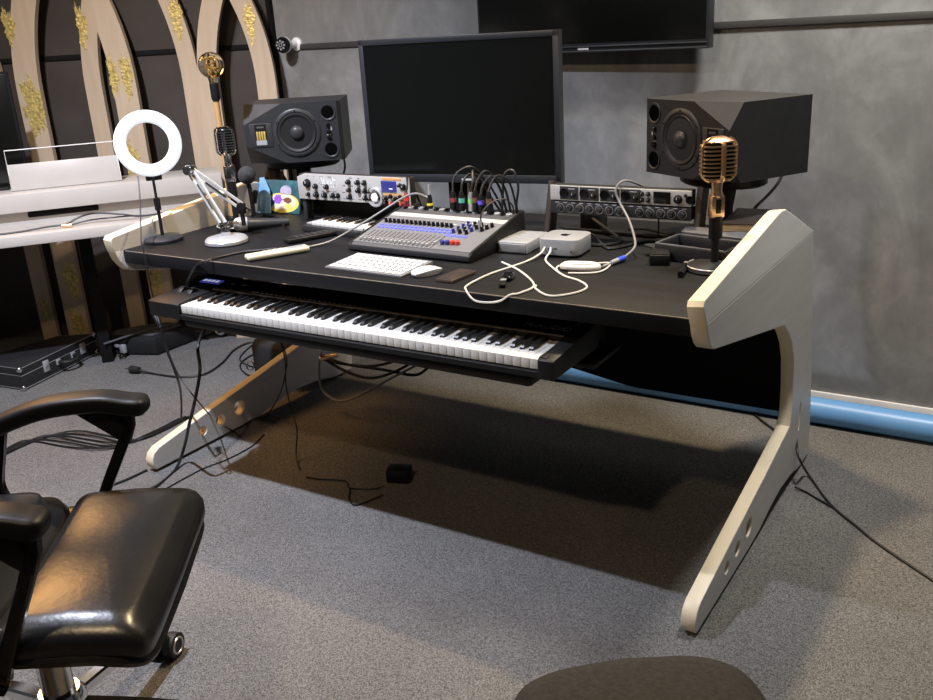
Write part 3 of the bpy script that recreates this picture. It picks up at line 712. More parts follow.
# small white keyboard in front of the left rack
mk = thing('mini_keyboard', 'small white-keyed keyboard on the desk below the silver rack unit', 'keyboard', (-0.523, 0.388, D), math.radians(-6))
g = G(); g.box((0.165, 0.055, 0.010), (0.34, 0.125, 0.02), 0.004); g.make('body', 'charcoal', mk)
g = G(); g.box((0.165, 0.112, 0.0225), (0.325, 0.018, 0.007), 0.002); g.make('top_strip', 'silverp', mk)
g = G(); g.box((0.012, 0.055, 0.0225), (0.03, 0.085, 0.006), 0.002); g.make('control_pad', 'silverp', mk)
lay_keys(mk, 15, 0, 0.0202, 0.09, 0.010, 0.0305, 0.010, 0.055, 0.008, 0.030, 0.006)

# right rack: audio interface over a one-space preamp
RRX, RRY, RW = 0.287, 0.557, 0.412
rr = thing('rack_unit', 'silver audio interface with dark square screen, topmost in the right rack', 'audio rack', (RRX, RRY, 0.0))
za, zm, zc = 0.831, 0.869, 0.913
hh = zc - zm
g = G(); g.box((RW / 2, 0.018, (zm + zc) / 2), (RW, 0.036, hh - 0.002), 0.002); g.make('chassis', 'charcoal', rr)
g = G(); g.box((RW / 2, -0.002, (zm + zc) / 2), (RW + 0.004, 0.004, hh - 0.002), 0.001); g.make('front_panel', 'alul', rr)
for k in range(4):
    x = 0.058 + k * 0.062
    g = G(); g.box((x, -0.0045, zm + hh / 2), (0.058, 0.002, hh * 0.84), 0.001); pl = g.make('input_plate', 'charcoal2', rr)
    g = G(); g.M = T(x - 0.015, -0.0055, zm + hh / 2) @ XZ; g.lathe([(0.0135, 0), (0.0135, 0.003), (0.010, 0.003), (0.009, 0.001), (0, 0.001)], None, 20); g.make('combo_jack', 'blackgl', pl)
    knob(pl, x + 0.014, zm + hh * 0.42, -0.0055, 0.008, 0.012)
    g = G(); g.box((x + 0.008, -0.0058, zm + hh * 0.78), (0.02, 0.0006, 0.002)); g.make('print', 'print', pl)
for (x, z) in ((0.276, 0.3), (0.276, 0.68), (0.294, 0.3), (0.294, 0.68)): knob(rr, x, zm + hh * z, -0.004, 0.006, 0.008)
g = G(); g.box((0.333, -0.005, zm + hh / 2), (0.048, 0.003, hh * 0.72), 0.001); g.make('display', 'screen', rr)
knob(rr, 0.378, zm + hh * 0.45, -0.004, 0.0105, 0.014); knob(rr, 0.398, zm + hh * 0.7, -0.004, 0.004, 0.006)
g = G(); g.M = T(0.41, -0.004, zm + hh * 0.45) @ XZ; g.lathe([(0.011, 0), (0.011, 0.004), (0.006, 0.004), (0.005, 0.001), (0, 0.001)], None, 18); g.make('headphone_jack', 'blackgl', rr)
r2 = thing('rack_unit', 'black one-space preamp with a row of knobs, lower in the right rack', 'audio rack', (RRX, RRY, 0.0))
g = G(); g.box((RW / 2, 0.018, (za + zm) / 2 - 0.001), (RW, 0.036, zm - za - 0.004), 0.002); g.make('chassis', 'charcoal', r2)
g = G(); g.box((RW / 2, -0.002, (za + zm) / 2 - 0.001), (RW + 0.004, 0.004, zm - za - 0.004), 0.001); g.make('front_panel', 'charcoal2', r2)
for k in range(13):
    if k == 7: continue
    x = 0.03 + k * 0.030
    g = G(); g.M = T(x, -0.004, za + (zm - za) * 0.45) @ XZ; g.lathe([(0.0105, 0), (0.0105, 0.003), (0.008, 0.0035), (0.007, 0.012), (0, 0.012)], None, 16); g.make('knob', 'charcoal2', r2)
    g = G(); g.M = T(x, -0.0042, za + (zm - za) * 0.45) @ XZ; g.torus(0.0115, 0.0011, None, 20, 6); g.make('knob_ring', 'alu', r2)
g = G()
for k in range(16): g.box((0.02 + k * 0.025, -0.0042, za + (zm - za) * 0.86), (0.012, 0.0006, 0.0022))
g.make('panel_print', 'print', r2)
fr_ = thing('equipment_rack', 'dark sloping desktop rack frame holding the two right rack units', 'rack', (RRX, RRY, D))
for x in (-0.0155, RW + 0.0155):
    g = G(); g.M = T(x, 0.02, 0); g.bar([(0, -0.01, 0.004), (0, 0.03, zc - D)], 0.02, 0.045, up=(0, 1, 0.2), smooth=False); g.make('upright', 'bookcover', fr_)
g = G(); g.box((RW / 2, 0.085, 0.006), (RW + 0.05, 0.02, 0.012), 0.003)
for x in (-0.0155, RW + 0.0155): g.box((x, 0.05, 0.006), (0.024, 0.08, 0.012), 0.002)
g.make('foot_rail', 'black', fr_)

# ------------------------------------------------------------------ mixer
MXA = math.radians(-1.5)
mx_ = thing('mixing_console', 'grey mixing console with faders and blue lit buttons on the desk', 'mixer', (-0.203, 0.222, D), MXA)
mw, md = 0.425, 0.285
prof = [(0.0, 0.004), (0.25, 0.004), (md, 0.004), (md, 0.072), (0.262, 0.082), (0.215, 0.072), (0.012, 0.026), (0.0, 0.016)]
g = G(); g.prism(prof, mw - 0.012, T(0.006, 0, 0) @ YZ); g.make('chassis', 'mixdark', mx_)
sp = [(-0.002, 0.002), (md + 0.002, 0.002), (md + 0.002, 0.074), (0.264, 0.085), (0.215, 0.075), (0.010, 0.0285), (-0.002, 0.018)]
for x in (0, mw - 0.008):
    g = G(); g.prism(sp, 0.008, T(x, 0, 0) @ YZ, 0.001); g.make('side_panel', 'black', mx_)
sl = math.atan2(0.046, 0.203)
def FM(x, v): return T(x, 0.012 + v * 0.203, 0.026 + v * 0.046) @ RX(sl)
g = G(); g.M = FM(mw / 2, 0.5); g.box((0, 0, 0.0005), (mw - 0.016, 0.208, 0.001)); g.make('face_plate', 'mixface', mx_)
g = G(); g.M = FM(mw / 2, 0.93); g.box((0, 0, 0.001), (mw - 0.018, 0.024, 0.0012)); g.make('light_strip', 'mixlite', mx_)
g = G(); g.box((mw / 2, -0.001, 0.012), (mw - 0.006, 0.008, 0.016), 0.004); g.make('front_lip', 'charcoal2', mx_)
g = G()
for k in range(17): g.M = FM(0.03 + k * 0.0158, 0.20); g.box((0, 0, 0.0011), (0.0022, 0.075, 0.0006))
g.make('fader_slot', 'blackm', mx_)
fad = None
for k in range(17):
    g = G(); g.M = FM(0.03 + k * 0.0158, 0.08 if k < 16 else 0.15); g.box((0, 0, 0.005), (0.0085, 0.015, 0.009), 0.002); g.mi = 1; g.box((0, 0, 0.0098), (0.0085, 0.0012, 0.0006)); g.make('fader_cap', ['silverp', 'black'], mx_)
    for row in (0, 1):
        if k < 17:
            g = G(); g.M = FM(0.03 + k * 0.0158, 0.475 + row * 0.075); g.box((0, 0, 0.0025), (0.0085, 0.007, 0.004), 0.001); g.make('lit_button', 'blueled', mx_)
def mknob(x, v, m, r=0.0055, h=0.014, name='knob'):
    g = G(); g.M = FM(x, v); g.lathe([(r * 1.1, 0), (r, h * 0.4), (r * 0.75, h), (0, h)], None, 12); g.mi = 1; g.box((0, r * 0.3, h + 0.0003), (r * 0.3, r * 0.8, 0.0006)); g.make(name, [m, 'print'], mx_)
for k in range(16): mknob(0.03 + k * 0.0158, 0.655, 'black')
for k in range(16): 
    g = G(); g.M = FM(0.03 + k * 0.0158, 0.74); g.box((0, 0, 0.0012), (0.009, 0.004, 0.0008)); g.make('channel_print', 'print', mx_)
for i in range(3):
    for j in range(4):
        mknob(0.295 + i * 0.022 + j * 0.006, 0.50 + j * 0.085, 'blueknob' if i < 1 or (i + j) % 3 == 0 else 'black')
for k in range(3): mknob(0.375 + k * 0.008, 0.62 + k * 0.07, 'black')
for k in range(4):
    g = G(); g.M = FM(0.285 + k * 0.02, 0.40); g.box((0, 0, 0.002), (0.014, 0.008, 0.003), 0.001); g.make('lit_button', 'blueled', mx_)
for k, m in enumerate(('blueknob', 'blueknob', 'red', 'red')):
    g = G(); g.M = FM(0.306 + k * 0.0155, 0.15 + 0.01 * k); g.lathe([(0.006, 0), (0.007, 0.007), (0.0065, 0.012), (0, 0.013)], None, 14); g.make('monitor_knob', m, mx_)
for k in range(6):
    g = G(); g.M = FM(0.30 + (k % 3) * 0.02, 0.80 + (k // 3) * 0.05); g.box((0, 0, 0.0015), (0.008, 0.006, 0.002), 0.001); g.make('cream_button', 'print', mx_)
for k in range(20):
    g = G(); g.M = T(0.025 + k * 0.0195, 0.249, 0.0793) @ RX(sl); g.lathe([(0.0085, -0.002), (0.0085, 0.004), (0.0065, 0.004), (0.0055, 0.001), (0, 0.001)], None, 14); g.make('input_jack', 'silverp' if k % 2 else 'blackgl', mx_)
MXM = T(-0.203, 0.222, D) @ RZ(MXA)
def mxp(x, y, z): return MXM @ V((x, y, z))
# XLR connectors standing in the input row, each with its own cable
def xlr(label, x, col, body, pts, hgt=0.055):
    p = mxp(x, 0.249, 0.084)
    o = thing('microphone_cable', label, 'cable', p, 0, 'plugged connectors behind the mixer')
    g = G(); g.lathe([(0, 0), (0.0085, 0), (0.0085, hgt * 0.35), (0.0088, hgt * 0.36), (0.0088, hgt * 0.75), (0.0055, hgt), (0, hgt)], None, 16); g.make('connector', body, o)
    g = G(); g.lathe([(0.0085, hgt * 0.42), (0.0093, hgt * 0.42), (0.0093, hgt * 0.66), (0.0085, hgt * 0.66)], None, 16); g.make('colour_ring', col, o)
    g = G(); g.tube([(0, 0, hgt - 0.002)] + [V(q) - p for q in pts], 0.0036, 6); g.make('cord', 'cable', o)
xlr('plugged black connector with red sleeve at the far left of the mixer', 0.030, 'red', 'crimson', [mxp(0.028, 0.262, 0.15), mxp(0.0, 0.30, 0.165), mxp(-0.03, 0.36, 0.13), mxp(-0.05, 0.44, 0.02)], 0.042)
xlr('plugged black connector with dark red ring beside the monitor stand', 0.205, 'crimson', 'black', [mxp(0.203, 0.258, 0.17), mxp(0.215, 0.275, 0.195), mxp(0.24, 0.31, 0.20), mxp(0.255, 0.36, 0.14), mxp(0.25, 0.40, 0.02)])
xlr('plugged black connector with teal ring on the mixer', 0.235, 'teal', 'black', [mxp(0.236, 0.258, 0.165), mxp(0.25, 0.28, 0.185), mxp(0.27, 0.33, 0.16), mxp(0.285, 0.38, 0.08), mxp(0.28, 0.41, 0.02)])
xlr('plugged silver connector with light green sleeve on the mixer', 0.268, 'green', 'alu', [mxp(0.27, 0.26, 0.17), mxp(0.255, 0.285, 0.195), mxp(0.24, 0.33, 0.17), mxp(0.26, 0.41, 0.06), mxp(0.27, 0.45, 0.01)])
xlr('plugged connector with brown red sleeve behind the green one', 0.283, 'brownp', 'black', [mxp(0.288, 0.262, 0.175), mxp(0.30, 0.29, 0.195), mxp(0.31, 0.34, 0.14), mxp(0.315, 0.38, 0.03)], 0.062)
xlr('plugged connector with violet sleeve on the mixer', 0.302, 'violet', 'black', [mxp(0.305, 0.262, 0.16), mxp(0.32, 0.29, 0.18), mxp(0.335, 0.33, 0.14), mxp(0.34, 0.36, 0.03)], 0.05)
xlr('plugged plain black connector, tallest at the right of the row', 0.330, 'brownp', 'black', [mxp(0.333, 0.262, 0.165), mxp(0.345, 0.28, 0.185), mxp(0.365, 0.305, 0.165), mxp(0.372, 0.325, 0.10), mxp(0.37, 0.34, 0.03)], 0.06)
cable('black cable looping high above the right end of the mixer', [mxp(0.335, 0.30, 0.02), mxp(0.345, 0.30, 0.12), mxp(0.355, 0.30, 0.185), mxp(0.378, 0.31, 0.195), mxp(0.392, 0.312, 0.15), mxp(0.382, 0.315, 0.09), mxp(0.39, 0.33, 0.03)], 0.0038)
cable('thin dark patch cable arching over the right corner of the mixer', [mxp(0.365, 0.15, 0.062), mxp(0.364, 0.155, 0.10), mxp(0.375, 0.19, 0.125), mxp(0.395, 0.225, 0.13), mxp(0.41, 0.245, 0.11), mxp(0.412, 0.25, 0.083)], 0.0022)
g = G(); g.M = MXM @ FM(0.365, 0.66); g.lathe([(0, 0.001), (0.004, 0.001), (0.0055, 0.004), (0.0055, 0.022), (0.003, 0.03), (0, 0.03)], None, 12)
tag(g.make('jack_plug', 'silverp'), 'silver jack plug standing in the right knob section of the mixer', 'plug')
o = thing('microphone_cable', 'grey microphone cable with yellow-ringed plug arching from the mixer to the desk', 'cable', mxp(0.118, 0.249, 0.084))
g = G(); g.lathe([(0, 0), (0.0085, 0), (0.0085, 0.024), (0.0055, 0.04), (0, 0.04)], None, 16); g.make('connector', 'black', o)
g = G(); g.lathe([(0.0085, 0.008), (0.0093, 0.008), (0.0093, 0.015), (0.0085, 0.015)], None, 16); g.make('colour_ring', 'yellow', o)
p0 = mxp(0.118, 0.249, 0.084)
g = G(); g.tube([(0, 0, 0.036)] + [V(q) - p0 for q in [(-0.092, .478, .872), (-0.125, .465, .884), (-.165, .45, .872), (-.222, .4, .832), (-.277, .34, .793), (-.31, .27, .768), (-.335, .215, .7625), (-.375, .16, .7625)]], 0.0032, 6); g.make('cord', 'greycable', o)
g = G(); g.lathe([(0, 0.028), (0.0045, 0.03), (0.003, 0.07), (0, 0.07)], None, 10); g.make('strain_relief', 'silverp', o)

# ------------------------------------------------------------------ computer keyboard, mouse and small things on the desk
def yaw(a, b): return math.atan2(b[1] - a[1], b[0] - a[0])
ck = thing('computer_keyboard', 'slim white computer keyboard on the desk in front of the mixer', 'keyboard', (-0.1335, 0.034, D), math.radians(-2))
KW, KD = 0.262, 0.138
side_ = [(0, 0.001), (KD, 0.001), (KD, 0.011), (KD - 0.003, 0.0115), (0, 0.0048)]
g = G(); g.prism(side_, KW, YZ, 0.001); g.make('base', 'kbase', ck)
ks = math.atan2(0.0067, KD)
def key(x, y, w, d):
    g = G(); g.M = T(x, y, 0.0050 + y * 0.0067 / KD) @ RX(ks); g.box((0, 0, 0.0008), (w, d, 0.0018), 0.0007, seg=1); g.make('key', 'keycap', ck)
u = KW / 14.3; ud = KD / 5.55
for r in range(1, 5):
    n = 14 if r in (0, 1, 3) else 13
    for c_ in range(n):
        key(0.006 + (c_ + 0.5) * (KW - 0.012) / n, 0.006 + (0.5 + r) * ud + (ud * 0.05), (KW - 0.012) / n - 0.0040, ud - 0.0048)
xs = [0.0] + [1.05 * i for i in range(1, 4)] + [4.35, 9.2, 10.25, 11.3, 12.35, 13.4]
for a, b in zip(xs, xs[1:]): key(0.006 + (a + b) / 2 * (KW - 0.012) / 13.4, 0.006 + 0.5 * ud, (b - a) * (KW - 0.012) / 13.4 - 0.0040, ud - 0.0048)

ms = thing('computer_mouse', 'white computer mouse right of the white keyboard', 'mouse', (0.1723, 0.0772, 0.7580), math.radians(-20))
g = G()
rings = []
for (z, k) in ((0.001, 0.88), (0.006, 1.0), (0.010, 1.0)):
    rings.append([(0.025 * k * math.copysign(abs(math.cos(a)) ** 0.75, math.cos(a)), 0.043 * k * math.copysign(abs(math.sin(a)) ** 0.8, math.sin(a)), z + 0.006 * (1 - (math.sin(a)) ** 2) * (z > 0.003)) for a in [2 * PI * i / 32 for i in range(32)]])
for k in (0.85, 0.6, 0.3, 0.05):
    rings.append([(x * k, y * k, 0.010 + 0.007 * (1 - k * k) ** 0.7 + 0.006 * (1 - math.sin(a) ** 2) * k) for (x, y, z), a in zip(rings[2], [2 * PI * i / 32 for i in range(32)])])
g.loft(rings); g.make('shell', 'keycap', ms)
o = thing('phone_case', 'small dark brown wallet-like case lying flat by the desk edge', 'case', (0.262, 0.077, D), math.radians(-3))
g = G(); g.box((0, 0, 0.005), (0.052, 0.105, 0.010), 0.003); g.make('body', 'walnut', o)
g = G(); g.box((0, -0.002, 0.0106), (0.046, 0.096, 0.0014), 0.0005); g.make('cover', 'bookcover', o)
# silver boxes
o = thing('drive_enclosure', 'flat silver metal box with ribbed top left of the small computer', 'box', (0.228, 0.340, D), math.radians(4))
g = G(); g.box((0.046, 0.072, 0.0175), (0.092, 0.145, 0.031), 0.004); g.make('case', 'silverp', o)
g = G(); g.box((0.046, -0.001, 0.017), (0.080, 0.003, 0.022), 0.001); g.make('front_plate', 'alu', o)
g = G(); g.box((0.004, -0.0015, 0.017), (0.006, 0.003, 0.020), 0.001); g.make('side_clip', 'black', o)
g = G()
for k in range(5): g.box((0.046, 0.02 + k * 0.026, 0.0332), (0.086, 0.002, 0.0008))
g.make('rib', 'alu', o)
mc = thing('mini_computer', 'small square silver computer with rounded corners and dark fruit mark on top', 'computer', (0.405, 0.404, D), math.radians(5))
S_, H_ = 0.118, 0.043
def rsq(s, r, n=6):
    p = []
    for cx, cy, a0 in ((1, 1, 0), (-1, 1, PI / 2), (-1, -1, PI), (1, -1, 1.5 * PI)):
        for i in range(n + 1): a = a0 + PI / 2 * i / n; p.append((cx * (s / 2 - r) + r * math.cos(a), cy * (s / 2 - r) + r * math.sin(a)))
    return p
g = G(); g.prism(rsq(S_, 0.026), H_, T(0, 0, 0.006), 0.002); g.make('case', 'silverp', mc)
g = G(); g.lathe([(0, 0.0), (0.045, 0.0), (0.045, 0.006), (0, 0.006)], None, 32); g.make('foot', 'black', mc)
# apple-shaped mark: body with bite, leaf
ap = []
for i in range(40):
    a = 2 * PI * i / 40
    r = 0.0125 * (1 + 0.10 * math.cos(2 * a)) - 0.0022 * math.exp(-((a - PI / 2) / 0.35) ** 2) - 0.0014 * math.exp(-((a - 1.5 * PI) / 0.3) ** 2)
    x, y = r * math.cos(a), r * math.sin(a) * 1.0
    dx, dy = x - 0.0165, y - 0.002
    d = math.hypot(dx, dy)
    if d < 0.0068: x, y = 0.0165 + dx / d * 0.0068, 0.002 + dy / d * 0.0068
    ap.append((x, y))
g = G(); g.M = T(0, 0, H_ + 0.0061) @ RZ(math.radians(-30)); g.prism(ap, 0.0004)
g.prism([(0.0005, 0.0125), (0.002, 0.0165), (0.0055, 0.0188), (0.0055, 0.0165), (0.0035, 0.0135)], 0.0004); g.make('fruit_mark', 'blackgl', mc, flat=True)
for k, q in enumerate((-0.022, -0.006)):
    g = G(); g.box((q, -S_ / 2 - 0.0002, 0.024), (0.010, 0.001, 0.0042), 0.0015); g.make('port', 'charcoal2', mc)
g = G(); g.cyl((0.038, -S_ / 2 + 0.0002, 0.018), (0.038, -S_ / 2 - 0.0008, 0.018), 0.002, n=10); g.make('power_light', 'black', mc)
# white cables and adapter by the small computer
cable('long white cable looping over the desk edge in front of the small computer', [(0.375, 0.3425, 0.785), (0.372, 0.32, 0.772), (0.355, 0.266, 0.761), (0.33, 0.129, 0.761), (0.332, 0.022, 0.761), (0.350, -0.016, 0.7605), (0.3753, -0.0225, 0.7402), (0.4112, -0.0225, 0.7381), (0.4471, -0.0225, 0.7457), (0.470, -0.015, 0.7605), (0.485, 0.007, 0.761), (0.483, 0.079, 0.761), (0.388, 0.181, 0.761), (0.297, 0.245, 0.761)], 0.0026, 'whitecable')
cable('short white cable curling from the small computer to the long white cable', [(0.392, 0.3425, 0.785), (0.396, 0.33, 0.776), (0.398, 0.30, 0.763), (0.446, 0.244, 0.761), (0.512, 0.180, 0.761), (0.566, 0.152, 0.761), (0.608, 0.108, 0.761), (0.603, 0.053, 0.761), (0.561, 0.011, 0.761), (0.504, 0.05, 0.761), (0.490, 0.075, 0.762)], 0.0026, 'whitecable')
o = thing('power_adapter', 'flat white rounded puck adapter with its cord wrapped around it', 'adapter', (0.522, 0.252, D), math.radians(12))
g = G(); g.cushion(0.105, 0.042, 0.016, 0.004, 2.6, None, 32, 0.006); 
a_ = g.make('shell', 'whitecable', o); a_.location = (0, 0, 0.009)
g = G(); g.tube([(-0.05, -0.032, 0.0035), (-0.062, 0.0, 0.0035), (-0.05, 0.035, 0.0035), (0.02, 0.055, 0.0035), (0.062, 0.065, 0.0035), (0.062, 0.0, 0.0035), (0.04, -0.034, 0.0035), (-0.02, -0.045, 0.0035)], 0.0024, 6); g.make('cord', 'whitecable', o)
o = thing('key_fob', 'small black key fob with silver usb stick lying on the desk', 'key fob', (0.402, 0.085, D), math.radians(110))
g = G(); g.cushion(0.055, 0.030, 0.012, 0.002, 3, None, 28, 0.004); b_ = g.make('fob', 'blackgl', o); b_.location = (0.03, 0.0, 0.007)
g = G(); g.box((-0.028, 0.003, 0.006), (0.05, 0.016, 0.008), 0.002, (0, 0, 0.15)); g.make('usb_stick', 'black', o)
g = G(); g.box((-0.012, 0.004, 0.0105), (0.016, 0.014, 0.001), 0.0003); g.make('badge', 'silverp', o)
g = G(); g.torus(0.013, 0.0013, T(0.065, 0.004, 0.003), 24, 6); g.make('key_ring', 'chrome', o)
o = thing('audio_cable', 'grey audio cable with blue-collared jack plug arching over the right rack', 'cable', (0, 0, 0))
J = V((0.568, 0.285, D + 0.006)); J2 = V((0.592, 0.372, D + 0.010))
d_ = (J2 - J)
g = G(); g.cyl(J, J + d_ * 0.38, 0.0028, n=10); g.cyl(J + d_ * 0.36, J + d_ * 0.68, 0.0062, 0.0068, n=14); g.make('jack', 'silverp', o)
g = G(); g.cyl(J + d_ * 0.66, J + d_ * 0.95, 0.0072, n=14); g.make('collar', 'bluep', o)
g = G(); g.tube([J + d_ * 0.93, (0.604, 0.40, 0.786), (0.594, 0.43, 0.803), (0.548, 0.50, 0.837), (0.506, 0.535, 0.876), (0.492, 0.540, 0.908), (0.505, 0.56, 0.930), (0.527, 0.60, 0.918), (0.55, 0.70, 0.87), (0.56, 0.79, 0.80)], 0.0032, 7); g.make('cord', 'greycable', o)
for lab, pts in (('black cable lying slack on the desk under the right rack, left bend', [(0.30, 0.66, 0.762), (0.40, 0.60, 0.7625), (0.45, 0.53, 0.7625), (0.50, 0.47, 0.7625), (0.53, 0.50, 0.7625), (0.56, 0.57, 0.7625), (0.64, 0.64, 0.763)]),
                 ('black cable drooping between the uprights of the right rack', [(0.33, 0.70, 0.80), (0.38, 0.66, 0.79), (0.44, 0.62, 0.772), (0.50, 0.56, 0.7625), (0.47, 0.50, 0.7625), (0.41, 0.49, 0.7625)]),
                 ('black cable running along the back of the desk under the right rack', [(0.48, 0.66, 0.775), (0.54, 0.64, 0.782), (0.60, 0.63, 0.778), (0.67, 0.655, 0.768), (0.72, 0.665, 0.763)]),
                 ('thin black cable hanging straight below the lower rack unit', [(0.585, 0.62, 0.83), (0.587, 0.618, 0.80), (0.585, 0.62, 0.762)])):
    cable(lab, pts, 0.0042 if 'thin' not in lab else 0.0025, group='cables under the right rack')
g = G(); g.M = T(0.352, 0.70, D); g.box((0, 0, 0.045), (0.07, 0.05, 0.09), 0.006)
g.box((0, -0.026, 0.05), (0.05, 0.002, 0.05), 0.001); tag(g.make('power_brick', 'charcoal'), 'small dark upright box behind the small computer under the rack', 'box')
# remotes
o = thing('remote_control', 'beige remote control lying nearest the front desk edge', 'remote', (-0.3635, 0.0945, 0.7580), math.radians(62))
g = G(); g.box((0, 0, 0.010), (0.185, 0.042, 0.016), 0.006, seg=3); g.make('body', 'beige', o)
g = G(); g.box((0.055, 0, 0.0182), (0.05, 0.028, 0.001)); g.make('display', 'silverp', o)
for i in range(4):
    for j in range(2):
        g = G(); g.box((0.012 - i * 0.016, -0.008 + j * 0.016, 0.0185), (0.010, 0.009, 0.002), 0.0008, seg=1); g.make('button', 'pic_cream', o)
o = thing('remote_control', 'black remote control lying behind the beige one', 'remote', (-0.4147, 0.3115, 0.7580), math.radians(68))
g = G(); g.box((0, 0, 0.009), (0.19, 0.044, 0.015), 0.005, seg=3); g.make('body', 'black', o)
for i in range(7):
    for j in range(3):
        g = G(); g.box((-0.06 + i * 0.02, -0.012 + j * 0.012, 0.017), (0.010, 0.007, 0.002), 0.0008, seg=1); g.make('button', 'charcoal2', o)

# ------------------------------------------------------------------ ring light
rb = V((-0.8855, 0.1193, 0.7580))
ro = thing('ring_light', 'small glowing white ring light on a black round-base stand', 'ring light', rb)
g = G(); g.lathe([(0, 0), (0.060, 0), (0.062, 0.004), (0.062, 0.010), (0.055, 0.016), (0.03, 0.019), (0, 0.020)], None, 40); g.make('base', 'charcoal2', ro)
g = G(); g.cyl((0, 0, 0.018), (-0.002, 0.002, 0.12), 0.0055, n=14); g.cyl((-0.002, 0.002, 0.11), (-0.004, 0.004, 0.205), 0.0042, n=12); g.make('pole', 'black', ro)
g = G(); g.cyl((-0.0015, 0.002, 0.100), (-0.002, 0.002, 0.138), 0.010, n=16); g.make('clamp', 'black', ro)
view = (V((1.5, -1.77, 1.35)) - V((rb.x, rb.y, 1.06))).normalized()
RQ = view.to_track_quat('Z', 'Y').to_matrix().to_4x4()
ring_c = V((-0.9155, 0.1475, 1.0614)) - rb
g = G(); g.M = T(ring_c) @ RQ
pr_ = [(0.064, -0.012), (0.064, 0.004), (0.070, 0.011), (0.083, 0.013), (0.096, 0.011), (0.1015, 0.004), (0.1015, -0.012), (0.064, -0.012)]
g.lathe(pr_[1:6], None, 56); g.make('diffuser', 'ring', ro)
g = G(); g.M = T(ring_c) @ RQ; g.lathe([(0.0645, 0.004), (0.0635, 0.003), (0.0635, -0.013), (0.102, -0.013), (0.102, 0.003), (0.101, 0.004)], None, 56); g.make('housing', 'white', ro)
g = G(); g.M = T(ring_c) @ RQ; g.box((0.0, -0.100, -0.015), (0.05, 0.03, 0.018), 0.004); g.make('bracket', 'charcoal2', ro)
cable('thin dark cord hanging from the ring light past the desk front to the floor', [(-0.9295, 0.1000, 0.9671), (-0.8882, 0.0600, 0.9008), (-0.8080, -0.0200, 0.8132), (-0.7925, -0.0350, 0.7931), (-0.7809, -0.0400, 0.7366), (-0.7774, -0.0400, 0.6269), (-0.7637, -0.0400, 0.5547), (-0.7562, -0.0400, 0.4742), (-0.7202, -0.0400, 0.3767), (-0.6795, -0.0200, 0.2951), (-0.9712, 0.2713, 0.0600), (-0.9050, 0.2679, 0.0384), (-0.9030, 0.2951, 0.0115), (-0.8598, 0.2862, 0.0040)], 0.0022, 'cable')

# silver scissor-arm stand
ab = V((-0.6498, 0.1692, 0.7580))
ao = thing('microphone_arm_stand', 'silver scissor-arm stand on a round silver base', 'arm stand', ab)
g = G(); g.lathe([(0, 0), (0.062, 0), (0.066, 0.004), (0.066, 0.012), (0.060, 0.019), (0.045, 0.023), (0, 0.025)], None, 40); g.make('base', 'silverp', ao)
sh = V((0.0, 0.0, 0.028)); el = V((-0.7549, 0.1592, 0.9821)) - ab; en = V((-0.6613, 0.2592, 0.8564)) - ab
g = G(); g.box((0, 0, 0.045), (0.026, 0.022, 0.044), 0.004); g.cyl((0, -0.014, 0.056), (0, 0.014, 0.056), 0.007, n=14); g.make('shoulder_joint', 'chrome', ao)
off = V((0.010, 0.006, 0.0))
def arm_pair(name, p, q, m):
    g = G()
    w = (q - p).normalized(); n_ = w.cross(V((0.5, -0.8, 0.2))).normalized()
    for s_ in (-1, 1):
        g.bar([p + n_ * 0.0085 * s_, q + n_ * 0.0085 * s_], 0.006, 0.009, smooth=False)
    g.make(name, m, ao)
    g = G(); g.tube([p + n_ * 0.0 + w * 0.06 + V((0, -0.006, 0)), q - w * 0.05 + V((0, -0.006, 0))], 0.0028, 8, smooth=False); g.make('spring', 'charcoal2', ao)
arm_pair('lower_arm', V((0, 0, 0.056)), el, 'satin')
arm_pair('upper_arm', el, en, 'satin')
g = G(); g.cyl(el + V((0.006, -0.02, 0)), el + V((-0.006, 0.02, 0)), 0.013, n=18); g.box(el, (0.03, 0.014, 0.03), 0.004); g.make('elbow_joint', 'chrome', ao)
g = G(); g.cyl(en + V((0.008, -0.012, 0)), en + V((-0.008, 0.012, 0)), 0.012, n=16); g.box(en + V((0, 0, -0.008)), (0.026, 0.02, 0.034), 0.004); g.make('end_joint', 'black', ao)
g = G(); g.cyl(en + V((0, 0, -0.02)), en + V((0.002, 0.0, -0.062)), 0.007, n=12); g.make('hanging_pin', 'black', ao)

# dynamic microphone lying on the desk
o = thing('handheld_microphone', 'grey handheld microphone with rounded silver grille lying on the desk', 'microphone', (-0.7253, 0.3078, 0.7580), math.radians(48))
g = G(); g.M = T(0, 0, 0.0255) @ RY(PI / 2); g.lathe([(0, -0.025), (0.012, -0.024), (0.021, -0.016), (0.0245, -0.003), (0.024, 0.008), (0.022, 0.022), (0, 0.022)], None, 28); g.make('grille', 'silverp', o)
g = G(); g.M = T(0, 0, 0.0245) @ RY(math.radians(92.5)); g.lathe([(0, 0.02), (0.0235, 0.02), (0.0235, 0.027), (0.020, 0.035), (0.016, 0.09), (0.013, 0.155), (0, 0.156)], None, 24); g.make('body', 'charcoal2', o)
cable('black microphone cable curving over the desk behind the handheld microphone', [(-0.6035, 0.3744, 0.7720), (-0.6850, 0.4700, 0.7640), (-0.7647, 0.5199, 0.7630), (-0.8579, 0.5370, 0.7630), (-0.9337, 0.5642, 0.7660), (-0.7888, 0.4000, 0.8162)], 0.0034)

